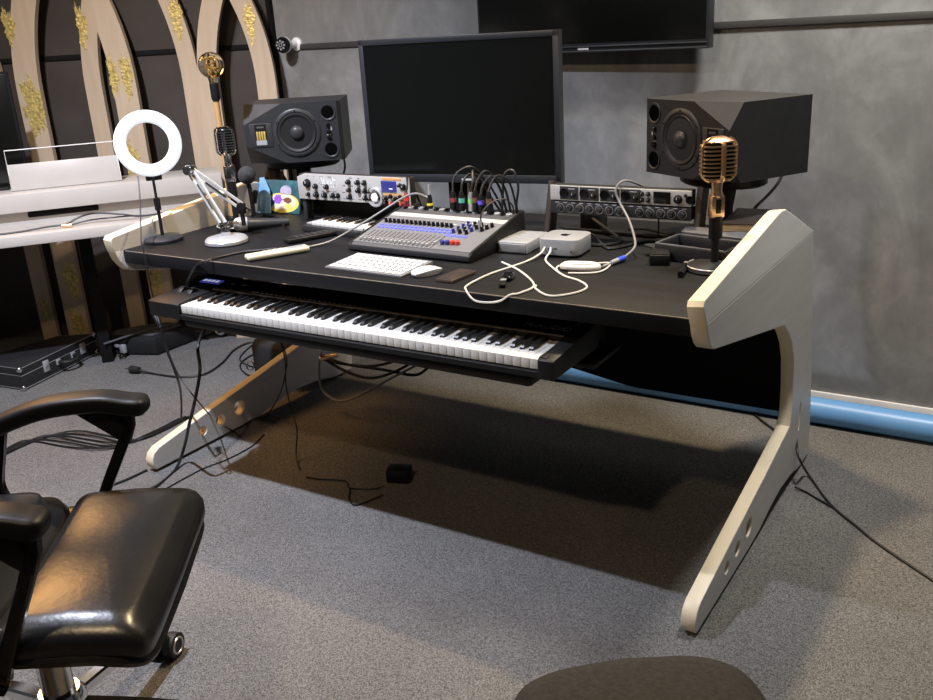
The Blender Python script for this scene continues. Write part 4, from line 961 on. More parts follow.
# microphone heads: ribbed capsule
def ribbed_mic(parent, c, w, h, d, m):
    def rr(wd, dd, z, n=36, e=3.2):
        return [(wd / 2 * math.copysign(abs(math.cos(a)) ** (2 / e), math.cos(a)), dd / 2 * math.copysign(abs(math.sin(a)) ** (2 / e), math.sin(a)), z) for a in [2 * PI * i / n for i in range(n)]]
    def sec(t):                                   # half-section scale by height, rounded ends
        q = abs(2 * t - 1)
        return (1 - max(0, (q - 0.55) / 0.45) ** 2.4 * 0.62)
    head = G(); head.M = T(c); N = 14
    head.loft([rr((w - 0.012) * sec(i / N), (d - 0.010) * sec(i / N), -h / 2 + 0.004 + (h - 0.008) * i / N) for i in range(N + 1)]); hd = head.make('capsule', 'blackm', parent)
    for k in range(10):
        t = 0.10 + 0.80 * k / 9; z = -h / 2 + h * t; s_ = sec(t)
        g = G(); g.M = T(c)
        o1 = rr(w * s_, d * s_, z - h * 0.017); o2 = rr(w * s_, d * s_, z + h * 0.017); i1 = rr(w * s_ - 0.012, d * s_ - 0.010, z - h * 0.017); i2 = rr(w * s_ - 0.012, d * s_ - 0.010, z + h * 0.017)
        g.loft([i1, o1, o2, i2, i1], cap=False); g.make('rib', m, hd)
    g = G(); g.M = T(c)
    for z0, z1 in ((-0.5, -0.40), (0.40, 0.5)):
        g = G(); g.M = T(c); g.loft([rr(w * sec(0.5 + z0 + (z1 - z0) * i / 4) * 0.99, d * sec(0.5 + z0 + (z1 - z0) * i / 4) * 0.99, h * (z0 + (z1 - z0) * i / 4)) for i in range(5)]); g.make('end_cap', m, hd)
    g = G(); g.M = T(c); g.tube([(0, -d / 2 * sec(t) - 0.001, -h / 2 + h * t) for t in (0.06, 0.15, 0.3, 0.5, 0.7, 0.82, 0.88)], 0.0062, 8); g.make('centre_bar', m, hd)
    g = G(); g.M = T(c)
    for sx in (-1, 1): g.tube([(sx * (w / 2 + 0.0005) * sec(t) * 0.99, -d * 0.12, -h / 2 + h * t) for t in (0.03, 0.1, 0.2, 0.35, 0.5, 0.65, 0.8, 0.9, 0.97)], 0.0035, 8)
    g.make('side_rail', m, hd)
def vintage_mic(label, base, rz, hz, m, basem, w, h):
    o = thing('vintage_microphone', label, 'microphone', base, rz)
    ribbed_mic(o, (0, 0, hz), w, h, w * 0.78, m)
    b = hz - h / 2
    g = G(); g.M = T(0, 0, b); g.lathe([(0, 0.006), (0.014, 0.004), (0.012, -0.02), (0.015, -0.03), (0.013, -0.036), (0, -0.036)], None, 18); g.make('swivel', m, o)
    g = G(); g.box((0, 0, b - 0.058), (0.034, 0.026, 0.054), 0.004); g.mi = 1; g.box((-0.0, -0.0135, b - 0.056), (0.013, 0.002, 0.034), 0.001); g.make('clamp', [m, 'black'], o)
    g = G(); g.cyl((0, 0, 0.012), (0, 0, b - 0.085), 0.0095, n=16); g.cyl((0, 0, b - 0.135), (0, 0, b - 0.082), 0.0165, n=18); g.make('pole', 'black', o)
    g = G(); g.lathe([(0, 0), (0.066, 0), (0.069, 0.004), (0.066, 0.012), (0.05, 0.017), (0.02, 0.020), (0, 0.020)], None, 40); bs = g.make('base', basem, o)
    g = G(); g.torus(0.0655, 0.0018, T(0, 0, 0.0125), 48, 6); g.make('base_rim', 'satin', bs)
    return o
vintage_mic('rose gold ribbed vintage microphone on a black stand in front of the right loudspeaker', (0.8250, 0.3720, 0.7580), math.radians(40), 0.266, 'gold', 'charcoal2', 0.083, 0.106)
vintage_mic('chrome ribbed vintage microphone on a stand left of the left loudspeaker', (-0.791, 0.352, D), math.radians(35), 0.286, 'chrome', 'black', 0.060, 0.094)
o = thing('small_microphone', 'small microphone with a round black foam ball on a short stand', 'microphone', (-0.86, 0.50, D), math.radians(30))
g = G(); g.M = T(-0.006, 0, 0.150); g.sphere(0.031, None, 24); g.make('foam_ball', 'foam', o)
g = G(); g.tube([(0.0, 0, 0.005), (0.0, 0, 0.06), (-0.002, 0, 0.10), (-0.005, 0, 0.124)], 0.008, 10); g.make('stem', 'black', o)
g = G(); g.box((0.014, -0.004, 0.075), (0.018, 0.014, 0.045), 0.003, (0, 0.3, 0)); g.make('clip', 'black', o)
g = G(); g.lathe([(0, 0), (0.03, 0), (0.03, 0.006), (0, 0.009)], None, 24); g.make('base', 'black', o)

# globe lamp behind the desk
lx, ly = -0.884, 0.424
o = thing('globe_lamp', 'amber glass globe bulb on a tall thin wooden rod', 'lamp', (lx, ly, 0))
g = G(); g.sphere(0.042, T(0, 0, 1.278), 28); g.lathe([(0.018, 1.241), (0.0145, 1.226), (0.0145, 1.214)], None, 20); g.make('globe', 'amber', o)
g = G(); g.tube([(0.015 * math.cos(a * 2.4), 0.015 * math.sin(a * 2.4), 1.252 + 0.006 * a) for a in range(9)], 0.0022, 6); g.cyl((0, 0, 1.22), (0, 0, 1.255), 0.004, n=8); g.make('filament', 'fil', o)
g = G(); g.lathe([(0, 1.165), (0.012, 1.165), (0.0148, 1.175), (0.015, 1.222), (0, 1.222)], None, 20); g.make('socket', 'black', o)
g = G(); g.cyl((0, 0, D + 0.01), (0, 0, 1.168), 0.0095, n=16); g.make('rod', 'wood', o)
g = G(); g.lathe([(0, D), (0.021, D), (0.021, D + 0.016), (0.014, D + 0.022), (0, D + 0.022)], None, 32); g.make('base', 'black', o)

# picture card and bottles at the back left
o = thing('picture_card', 'colourful illustrated card leaning at the back left of the desk', 'card', (-0.824, 0.60, D), math.radians(2))
g = G(); g.M = RX(math.radians(-12)); g.box((0, 0, 0.058), (0.172, 0.008, 0.116), 0.001); g.make('card', 'pic_teal', o)
def blob(name, m, cx, cz, rx, rz_, y, n=28, wob=0.0, seed=1):
    rnd = random.Random(seed)
    g = G(); g.M = RX(math.radians(-12)); g.prism([(cx + rx * (1 - wob * rnd.random()) * math.cos(2 * PI * i / n), cz + rz_ * (1 - wob * rnd.random()) * math.sin(2 * PI * i / n)) for i in range(n)], 0.0006, T(0, y, 0) @ XZ); g.make(name, m, o, flat=True)
blob('yellow_oval', 'pic_yel', 0.005, 0.036, 0.078, 0.035, -0.0042)
blob('cream_patch', 'pic_cream', 0.005, 0.040, 0.066, 0.027, -0.0048)
blob('purple_patch', 'pic_pur', -0.012, 0.048, 0.022, 0.020, -0.0054, wob=0.4)
blob('lilac_patch', 'pic_lil', 0.022, 0.078, 0.026, 0.020, -0.0042)
blob('dark_patch', 'pic_teal', -0.042, 0.034, 0.018, 0.014, -0.0054, wob=0.4, seed=3)
blob('brown_patch', 'brownp', 0.032, 0.046, 0.024, 0.012, -0.0054, wob=0.4, seed=5)
blob('gold_patch', 'pic_yel', 0.036, 0.026, 0.018, 0.010, -0.0056, wob=0.4, seed=6)
blob('green_patch', 'pic_teal', 0.062, 0.09, 0.018, 0.02, -0.0042, wob=0.3, seed=8)
o = thing('folded_leaflet', 'sky blue folded leaflet standing beside the illustrated card', 'leaflet', (-0.885, 0.575, D), math.radians(12))
g = G(); g.M = RX(math.radians(-10)); g.prism([(-0.04, 0), (0.03, 0), (0.028, 0.085), (0.006, 0.128), (-0.012, 0.126), (-0.014, 0.095), (-0.045, 0.075)], 0.004, XZ, 0.0005); g.make('sheet', 'pic_blue', o)
o = thing('figurine', 'small dark brown seated figurine behind the illustrated card', 'figurine', (-0.90, 0.665, D), math.radians(30))
g = G(); g.lathe([(0, 0), (0.035, 0), (0.035, 0.012), (0.03, 0.016), (0, 0.016)], None, 24); g.make('pedestal', 'bookcover', o)
g = G(); g.lathe([(0, 0.014), (0.028, 0.016), (0.03, 0.05), (0.024, 0.10), (0.028, 0.14), (0.018, 0.17), (0.010, 0.178), (0, 0.178)], T(0, 0, 0), 20); g.make('body', 'bookcover', o)
g = G(); g.sphere(0.024, T(0, -0.004, 0.198), 18, 1.15); g.make('head', 'brownp', o)
g = G(); g.tube([(-0.02, 0, 0.14), (-0.028, -0.016, 0.10), (0.004, -0.03, 0.09)], 0.009, 8); g.tube([(0.02, 0, 0.14), (0.030, -0.016, 0.11), (0.0, -0.03, 0.105)], 0.009, 8); g.make('arms', 'walnut', o)
o = thing('spray_bottle', 'small grey bottle with a thin white nozzle by the figurine', 'bottle', (-0.855, 0.66, D), 0)
g = G(); g.lathe([(0, 0), (0.014, 0), (0.014, 0.11), (0.006, 0.125), (0.006, 0.14), (0, 0.14)], None, 18); g.make('body', 'charcoal2', o)
g = G(); g.lathe([(0, 0.138), (0.0065, 0.138), (0.0055, 0.175), (0.004, 0.188), (0, 0.19)], None, 14); g.make('nozzle', 'white', o)

# books, headphones and cables at the back right
def book(label, c, rz, L, W, H, cover, name='book'):
    o = thing(name, label, 'book', c, rz, 'books stacked at the back right')
    g = G(); g.box((0, 0, H / 2), (L, W, H - 0.006), 0.001); g.make('pages', 'paper', o)
    g = G(); g.box((0.002, 0, 0.0015), (L + 0.006, W + 0.008, 0.003), 0.001); g.box((0.002, 0, H - 0.0015), (L + 0.006, W + 0.008, 0.003), 0.001); g.box((L / 2 + 0.003, 0, H / 2), (0.004, W + 0.008, H), 0.0015); g.make('cover', cover, o)
book('black covered book at the bottom of the back right stack', (0.845, 0.645, D), math.radians(3), 0.135, 0.20, 0.024, 'black')
book('thin pale-edged book in the middle of the back right stack', (0.842, 0.645, D + 0.0245), math.radians(1), 0.13, 0.19, 0.014, 'charcoal2')
book('thick dark brown book with tan page edges topping the back right stack', (0.846, 0.64, D + 0.039), math.radians(5), 0.135, 0.195, 0.040, 'bookcover')
cable('black cable rising from the right loudspeaker behind the gold microphone', [(0.7263, 0.8600, 0.8801), (0.7225, 0.8500, 0.8354), (0.7186, 0.8400, 0.7933), (0.7178, 0.8300, 0.7453)], 0.0045, group='right loudspeaker leads')
cable('black cable slanting from the right loudspeaker to the brown book', [(0.8420, 0.9200, 0.9032), (0.8293, 0.9000, 0.8718), (0.8028, 0.8900, 0.8378), (0.7812, 0.8700, 0.8115), (0.7604, 0.8500, 0.7645)], 0.0045, group='right loudspeaker leads')
cable('short black lead hanging below the left loudspeaker', [(-0.7133, 0.8400, 0.9247), (-0.7189, 0.8500, 0.8902), (-0.7243, 0.8400, 0.8586), (-0.7367, 0.8200, 0.8208)], 0.004)
hp = thing('zip_case', 'open black soft case lying behind the base of the gold microphone', 'case', (0.758, 0.462, D), math.radians(-10))
g = G(); w2, d2, h2 = 0.19, 0.115, 0.040
g.box((0, 0, 0.004), (w2, d2, 0.008), 0.003)
for c_, d_2 in (((0, -d2 / 2, h2 / 2), (w2, 0.008, h2)), ((0, d2 / 2, h2 / 2), (w2, 0.008, h2)), ((-w2 / 2, 0, h2 / 2), (0.008, d2, h2)), ((w2 / 2, 0, h2 / 2), (0.008, d2, h2))): g.box(c_, d_2, 0.003)
g.make('body', 'nylon', hp)
g = G(); g.tube([(-w2 / 2, -d2 / 2, h2 + 0.001), (w2 / 2, -d2 / 2, h2 + 0.001), (w2 / 2, d2 / 2, h2 + 0.001), (-w2 / 2, d2 / 2, h2 + 0.001), (-w2 / 2, -d2 / 2, h2 + 0.001)], 0.0028, 6, smooth=False); g.make('zip_edge', 'greyny', hp)
g = G(); g.M = T(0, d2 / 2 + 0.004, h2) @ RX(math.radians(18)); g.box((0, 0.018, 0.004), (w2 * 0.96, 0.036, 0.012), 0.005); g.make('lid', 'greyny', hp)
g = G(); g.prism([(-w2 / 2, 0), (-w2 / 2 - 0.045, -0.02), (-w2 / 2 - 0.05, -0.035), (-w2 / 2, -d2 / 2)], 0.006, T(0, 0, 0.022), 0.002); g.make('side_flap', 'nylon', hp)
o = thing('cable_plug', 'thick black cable end with a silver tip lying left of the headphones', 'plug', (0.7674, 0.3128, 0.7580), math.radians(-78))
g = G(); g.cyl((-0.03, 0, 0.010), (0.045, 0, 0.009), 0.0085, 0.0075, n=14); g.make('grip', 'black', o)
g = G(); g.cyl((-0.055, 0, 0.010), (-0.03, 0, 0.010), 0.0065, n=12); g.make('tip', 'silverp', o)
g = G(); g.M = T(0.678, 0.395, D) @ RZ(0.3); g.box((0, 0, 0.014), (0.05, 0.08, 0.027), 0.004); g.box((0, 0, 0.0285), (0.04, 0.07, 0.003), 0.001)
tag(g.make('tape_box', 'black'), 'small flat black box left of the headphones', 'box')

# ------------------------------------------------------------------ cables in front of and below the desk
cable('black cable rising from the keyboard over the desk front towards the beige remote', [(-0.715, 0.215, 0.625), (-0.72, 0.10, 0.66), (-0.6374, -0.0200, 0.6738), (-0.5987, -0.0260, 0.7189), (-0.5769, -0.0220, 0.7410), (-0.5188, -0.0366, 0.7615), (-0.5154, 0.0139, 0.7615), (-0.4985, 0.0770, 0.7615), (-0.4556, 0.1244, 0.7615), (-0.4271, 0.1539, 0.7615)], 0.0035)
cable('thick black cable hanging from the keyboard tray in a long curve to the carpet', [(-0.70, 0.09, 0.512), (-0.7177, 0.0500, 0.4502), (-0.6666, 0.0000, 0.3910), (-0.6890, -0.0200, 0.2934), (-0.7131, -0.0400, 0.2109), (-0.8600, 0.0386, 0.0647), (-0.8626, -0.0106, 0.0040), (-0.8257, -0.1250, 0.0040), (-0.8489, -0.1737, 0.0040)], 0.0052)
cable('dark cable dropping from the left keyboard end to the cable bundle', [(-0.8127, -0.0120, 0.5665), (-0.7819, -0.0300, 0.5299), (-0.7872, -0.0200, 0.4633), (-0.7923, 0.0000, 0.3850), (-0.9056, 0.1000, 0.2529), (-1.1770, 0.3019, 0.0500), (-1.1791, 0.2918, 0.0040)], 0.004)
g = G(); g.cyl((-0.8197, -0.0130, 0.5528), (-0.7788, -0.0300, 0.5238), 0.009, 0.006, n=12); tag(g.make('cable_plug', 'black'), 'black plug body hanging at the left end of the keyboard', 'plug')
for k in range(6):
    o_ = (k - 2.5) * 0.012; w = [(0, 0), (0.4, 0.2), (1, 0.7), (1.4, 1.0), (1.7, 1.3), (2.0, 1.4), (1.6, 1.2), (1, 1), (0.7, 0.7), (0.4, 0.4)]
    base_ = [(-1.509, -0.258), (-1.539, -0.221), (-1.558, -0.131), (-1.545, -0.059), (-1.481, -0.019), (-1.361, 0.001), (-1.243, 0.02), (-1.189, 0.064), (-1.175, 0.165), (-1.18, 0.312)]
    cable('one of six dark cables bundled together across the left carpet', [(x + o_ * a * 0.6, y + o_ * b * 1.6, 0.005 + (0.004 if (k + i) % 3 == 0 else 0)) for i, ((x, y), (a, b)) in enumerate(zip(base_, w))], 0.0032, group='cables bundled on the left carpet', m='cable')
o = thing('power_cable', 'black power cord with a mains plug ending on the left carpet', 'cord', (0, 0, 0))
p_ = V((-1.8033, 0.5595, 0.0200)); q_ = V((-1.7497, 0.5700, 0.0200)); dd = (q_ - p_).normalized()
g = G(); g.cyl(p_, p_ + dd * 0.045, 0.017, 0.013, n=14); g.make('plug', 'rubber', o)
g = G()
for s_ in (-0.008, 0.008): g.cyl(p_ + V((0, s_, 0.002)), p_ - dd * 0.022 + V((0, s_, 0.002)), 0.0028, n=8)
g.make('prong', 'chrome', o)
g = G(); g.tube([p_ + dd * 0.04, (-1.7136, 0.5860, 0.0060), (-1.6095, 0.5962, 0.0050), (-1.5288, 0.6195, 0.0050), (-1.4742, 0.6824, 0.0050), (-1.5089, 0.8135, 0.0050), (-1.5890, 0.9637, 0.0050), (-1.6002, 1.0644, 0.0050), (-1.5575, 1.1135, 0.0050)], 0.0045, 6); g.make('cord', 'cable', o)
cable('black cable curled in a loop on the carpet beside the black gear bag', [(-1.4263, 1.0047, 0.0050), (-1.4568, 0.9340, 0.0050), (-1.4126, 0.8287, 0.0050), (-1.3046, 0.7580, 0.0050), (-1.2208, 0.7447, 0.0050), (-1.1309, 0.7112, 0.0050)], 0.0035)
cable('second thin loop of black cable beside the black gear bag', [(-1.5606, 1.0508, 0.0050), (-1.5177, 0.9506, 0.0050), (-1.4608, 0.8760, 0.0050), (-1.3609, 0.8380, 0.0050), (-1.2922, 0.8417, 0.0050)], 0.0028)
o = thing('cable_connector', 'round metal-faced connector with a black loop on the carpet left of the desk', 'connector', (-1.8079, 1.1022, 0.0000), 0.4)
g = G(); g.M = T(0, 0, 0.035) @ RX(math.radians(70)); g.lathe([(0, -0.03), (0.028, -0.03), (0.034, -0.01), (0.034, 0.02), (0, 0.02)], None, 24); g.make('housing', 'black', o)
g = G(); g.M = T(0, 0, 0.035) @ RX(math.radians(70)); g.torus(0.024, 0.006, T(0, 0, 0.02), 24, 8); g.make('metal_ring', 'alu', o)
g = G(); g.tube([(-0.02, 0.0, 0.02), (-0.06, 0.0, 0.012), (-0.085, -0.03, 0.006), (-0.05, -0.06, 0.006)], 0.005, 6); g.tube([(0.03, 0, 0.012), (0.1, -0.01, 0.006), (0.2, 0.02, 0.006), (0.28, 0.06, 0.006)], 0.006, 6); g.make('strap', 'black', o)
cable('thin cable on the carpet joining the left desk foot', [(-0.9697, -0.1886, 0.0040), (-0.9562, -0.1280, 0.0040), (-0.9516, -0.0540, 0.0040)], 0.004)
cable('very thin cable crossing the lit carpet right of the left desk foot', [(-0.7858, -0.1182, 0.0030), (-0.7864, -0.0346, 0.0030), (-0.7849, 0.0376, 0.0030), (-0.7727, 0.0844, 0.0030), (-0.7597, 0.1408, 0.0030), (-0.7591, 0.2453, 0.0030), (-0.7925, 0.3393, 0.0030)], 0.0022)
cable('thin black wire hanging under the desk nearest the left leg', [(-0.70, 0.33, 0.52), (-0.6948, 0.4000, 0.3129), (-0.7096, 0.4000, 0.2240), (-0.7638, 0.4100, 0.1301), (-0.8796, 0.4534, 0.0200), (-0.8886, 0.4278, 0.0040)], 0.0026)
cable('wavy thin black wire hanging under the desk to the carpet', [(-0.64, 0.30, 0.52), (-0.6508, 0.3500, 0.3250), (-0.6500, 0.3400, 0.2179), (-0.6203, 0.3200, 0.1445), (-0.5650, 0.2800, 0.0888), (-0.5507, 0.2490, 0.0300), (-0.5236, 0.2197, 0.0040), (-0.4737, 0.1794, 0.0040)], 0.0026)
o = thing('power_adapter', 'small black power adapter brick on the carpet under the desk', 'adapter', (-0.1356, 0.2763, 0.0000), 0.35)
g = G(); g.box((0, 0, 0.024), (0.075, 0.055, 0.046), 0.006); g.make('brick', 'black', o)
g = G(); g.box((-0.038, 0, 0.024), (0.002, 0.04, 0.03), 0.0005); g.make('label', 'greyprint', o)
pa = V((-0.1356, 0.2763, 0.0000))
g = G(); g.tube([V(q) - pa for q in ((-0.1429, 0.2032, 0.0120), (-0.1750, 0.1821, 0.0040), (-0.2424, 0.1560, 0.0040), (-0.2770, 0.1833, 0.0040), (-0.3123, 0.1810, 0.0040), (-0.3702, 0.1601, 0.0040), (-0.4214, 0.1503, 0.0040))], 0.0024, 6); co = g.make('cord', 'cable', o); co.rotation_euler = (0, 0, -0.35)
cable('short looped end of black cord by the small adapter on the carpet', [(-0.2381, 0.1508, 0.0040), (-0.2037, 0.1037, 0.0040), (-0.1618, 0.0763, 0.0040), (-0.1402, 0.1076, 0.0040), (-0.1198, 0.1665, 0.0040)], 0.0024)
cable('grey cable hanging in a deep loop under the left part of the desk', [(-0.7122, 0.6000, 0.2436), (-0.7341, 0.6000, 0.1605), (-0.7252, 0.6000, 0.0849), (-0.6274, 0.5800, 0.0690), (-0.5348, 0.6000, 0.1055), (-0.4237, 0.6200, 0.1716), (-0.3280, 0.6600, 0.2261), (-0.2436, 0.7000, 0.2779)], 0.0045, 'greycable')
for lab, pts in (('upper black cable sagging under the desk behind the keyboard tray', [(-0.7469, 0.6400, 0.2091), (-0.6367, 0.6400, 0.1936), (-0.5081, 0.6400, 0.2054), (-0.3862, 0.6400, 0.2470), (-0.3005, 0.6600, 0.2905)]),
                 ('middle black cable sagging under the desk behind the keyboard tray', [(-0.7244, 0.6200, 0.2112), (-0.6226, 0.6200, 0.1749), (-0.5063, 0.6200, 0.1659), (-0.3932, 0.6200, 0.2072), (-0.3247, 0.6400, 0.2487), (-0.2659, 0.6600, 0.2955)]),
                 ('straight black cable under the desk between gold plug and tray', [(-0.7577, 0.6600, 0.1845), (-0.6303, 0.6600, 0.1836), (-0.4656, 0.6600, 0.1894), (-0.3463, 0.6800, 0.1817), (-0.2914, 0.7000, 0.2178)])):
    cable(lab, pts, 0.0055, group='cables sagging under the desk')
g = G(); g.cyl((-0.7213, 0.6000, 0.2145), (-0.6883, 0.6200, 0.2245), 0.010, n=12); g.cyl((-0.6883, 0.6200, 0.2245), (-0.6573, 0.6300, 0.2296), 0.007, n=12); tag(g.make('jack_plug', 'gold'), 'gold plug hanging at the head of the cables under the desk', 'plug')
cable('black cable leaving the right desk leg across the carpet to the photo edge', [(0.925, 0.88, 0.22), (0.9570, 0.8137, 0.1042), (0.9750, 0.7791, 0.0871), (0.9866, 0.8504, 0.0100), (1.0813, 0.7044, 0.0040), (1.1683, 0.6125, 0.0040), (1.2408, 0.5413, 0.0040), (1.3967, 0.4178, 0.0040)], 0.0038)
cable('thin black cable joining the longer one beside the right desk leg', [(0.9714, 0.7551, 0.0080), (1.0054, 0.7459, 0.0040), (1.0452, 0.7189, 0.0040), (1.0899, 0.6895, 0.0040)], 0.0028)
cable('black cable running from the blue roll towards the right desk leg', [(0.6559, 1.2764, 0.0200), (0.6948, 1.2558, 0.0040), (0.7555, 1.1889, 0.0040), (0.8309, 1.1074, 0.0040), (0.885, 0.98, 0.01), (0.905, 0.90, 0.18)], 0.0045)

# ------------------------------------------------------------------ cases and bags on the left carpet
def CP(a, b, t): return a + (b - a) * t
o = thing('guitar_case', 'black hard instrument case with handle and chrome latches on the carpet', 'case', (0, 0, 0))
A0 = V((-2.0652, 0.2165, 0.0000)); A1 = V((-2.1783, 0.6644, 0.0000)); ax = (A1 - A0).normalized(); ay = V((-ax.y, ax.x, 0))
CL = (A1 - A0).length; o.location = A0; o.rotation_euler = (0, 0, math.atan2(ax.y, ax.x))
g = G(); g.prism([(0, 0), (CL, 0), (CL - 0.06, 0.16), (0.03, 0.30)], 0.062, T(0, 0, 0.004), 0.004); g.make('lower_shell', 'vinyl', o)
g = G(); g.prism([(0, 0), (CL, 0), (CL - 0.06, 0.16), (0.03, 0.30)], 0.034, T(0, 0, 0.068), 0.004); g.make('lid', 'vinyl', o)
g = G()
for z in (0.008, 0.067, 0.100): g.tube([(0.03, 0.30, z), (0, -0.001, z), (CL, -0.001, z), (CL - 0.06, 0.16, z)], 0.0018, 6, smooth=False)
g.make('edge_trim', 'alu', o)
for x in (0.0, CL):
    for z in (0.012, 0.096):
        g = G(); g.sphere(0.013, T(x, 0.004, z), 14); g.make('corner_cap', 'chrome', o)
for x in (CL * 0.30, CL * 0.80):
    g = G(); g.box((x, -0.004, 0.062), (0.032, 0.007, 0.05), 0.002); g.box((x, -0.009, 0.072), (0.02, 0.005, 0.024), 0.002); g.make('latch', 'silverp', o)
g = G(); x0_, x1_ = CL * 0.46, CL * 0.66
g.tube([(x0_, -0.004, 0.052), (x0_ + 0.004, -0.035, 0.052), (x0_ + 0.03, -0.052, 0.05), (x1_ - 0.03, -0.052, 0.05), (x1_ - 0.004, -0.035, 0.052), (x1_, -0.004, 0.052)], 0.009, 10); g.make('handle', 'rubber', o)
for x in (x0_, x1_):
    g = G(); g.box((x, -0.004, 0.054), (0.026, 0.008, 0.026), 0.003); g.make('handle_mount', 'silverp', o)
o = thing('instrument_bag', 'black soft instrument bag with a grey pocket panel by the hard case', 'bag', (0, 0, 0))
BO = [V((-2.1564, 0.6591, 0.0000)).xy, V((-1.8779, 0.7656, 0.0000)).xy, V((-1.8768, 0.9930, 0.0000)).xy, V((-2.0022, 1.0039, 0.0000)).xy, V((-2.0963, 0.8996, 0.0000)).xy, V((-2.1886, 0.7506, 0.0000)).xy]
B0 = sum((Vector((p.x, p.y)) for p in BO), Vector((0, 0))) / len(BO); o.location = (B0.x, B0.y, 0)
g = G(); g.prism([(p.x - B0.x, p.y - B0.y) for p in BO], 0.085, T(0, 0, 0.002), 0.014); g.make('body', 'nylon', o)
g = G(); g.prism([((p.x - B0.x) * 0.74, (p.y - B0.y) * 0.74) for p in BO], 0.008, T(0, 0, 0.084), 0.003); g.make('pocket_panel', 'greyny', o)
q0, q1 = V((-2.0161, 0.5957, 0.0900)), V((-1.9382, 0.9545, 0.0900)); 
g = G(); g.tube([(q0.x - B0.x, q0.y - B0.y, 0.095), ((q0.x + q1.x) / 2 - B0.x, (q0.y + q1.y) / 2 - B0.y, 0.102), (q1.x - B0.x, q1.y - B0.y, 0.096)], 0.005, 6); g.make('piping', 'greyny', o)
bc = V((-2.0074, 0.6946, 0.0000)); 
g = G(); g.M = T(bc.x - B0.x, bc.y - B0.y - 0.012, 0.045); g.box((0, 0, 0), (0.03, 0.02, 0.04), 0.004); g.box((-0.04, 0.004, 0.006), (0.05, 0.012, 0.014), 0.003); g.make('buckle', 'silverp', o)
g = G(); g.M = T(bc.x - B0.x, bc.y - B0.y - 0.024, 0.014); g.torus(0.012, 0.004, RX(0.3), 18, 8); g.make('strap_loop', 'black', o)
o = thing('gear_bag', 'black fabric gear bag with white lines behind the left desk leg', 'bag', (-1.09, 0.83, 0), math.radians(6))
g = G(); g.cushion(0.23, 0.30, 0.20, 0.02, 4.5, None, 40, 0.03); b_ = g.make('body', 'nylon', o); b_.location = (0, 0, 0.102)
g = G(); g.tube([(-0.09, -0.11, 0.205), (-0.06, -0.02, 0.222), (-0.075, 0.08, 0.214)], 0.003, 5); g.tube([(-0.02, -0.11, 0.21), (0.02, -0.03, 0.224), (0.08, 0.0, 0.214)], 0.003, 5); g.tube([(0.03, 0.05, 0.224), (0.085, 0.08, 0.212)], 0.003, 5); g.make('drawstring', 'white', o)
g = G(); g.M = T(-0.105, -0.145, 0.09) @ RX(1.2); g.torus(0.018, 0.004, None, 20, 8); g.make('metal_ring', 'chrome', o)

# ------------------------------------------------------------------ office chair (front left)
CA = math.radians(37)
ch = thing('office_chair', 'black leather office chair with looped armrests and chrome star base', 'chair', (0.06, -1.03, 0), CA)
def seatwarp(p):
    x, y = p.x, p.y
    return V((x, y, p.z + 0.014 * (y / 0.25) ** 2 * (1 if p.z > 0 else 0.3) - 0.020 * max(0, (x - 0.0) / 0.125) ** 2.2))
g = G(); g.cushion(0.252, 0.485, 0.056, 0.020, 13, seatwarp, 96, 0.022); s1 = g.make('seat_cushion', 'leather', ch, ang=60); s1.location = (0.136, 0, 0.480)
def rearwarp(p):
    return V((p.x, p.y, p.z + 0.02 * (p.y / 0.25) ** 2 - 0.10 * (p.x * -1 + 0.0) * 0.2))
g = G(); g.cushion(0.27, 0.485, 0.075, 0.05, 6, rearwarp, 64, 0.03); s2 = g.make('rear_cushion', 'leather', ch, ang=60); s2.location = (-0.125, 0, 0.468)
def shellwarp(p): return V((p.x, p.y, p.z - 0.022 * max(0, (p.x - 0.1) / 0.16) ** 2 - 0.02 * (abs(p.x) / 0.27) ** 2 + 0.012 * (p.y / 0.25) ** 2))
g = G(); g.cushion(0.50, 0.49, 0.036, 0.0, 11, shellwarp, 64, 0.018); s3 = g.make('seat_shell', 'leather', ch, ang=60); s3.location = (0.010, 0, 0.462)
g = G(); g.M = T(-0.33, 0, 0.80) @ RY(math.radians(80 - 90 + 0)) @ RY(math.radians(-90)); g.cushion(0.62, 0.48, 0.09, 0.03, 5, None, 48, 0.03); g.make('backrest', 'leather', ch, ang=60)
g = G(); g.bar([(-0.10, 0, 0.385), (-0.30, 0, 0.39), (-0.40, 0, 0.46), (-0.415, 0, 0.75)], 0.07, 0.016, up=(0.3, 0, 1)); g.make('back_bracket', 'black', ch)
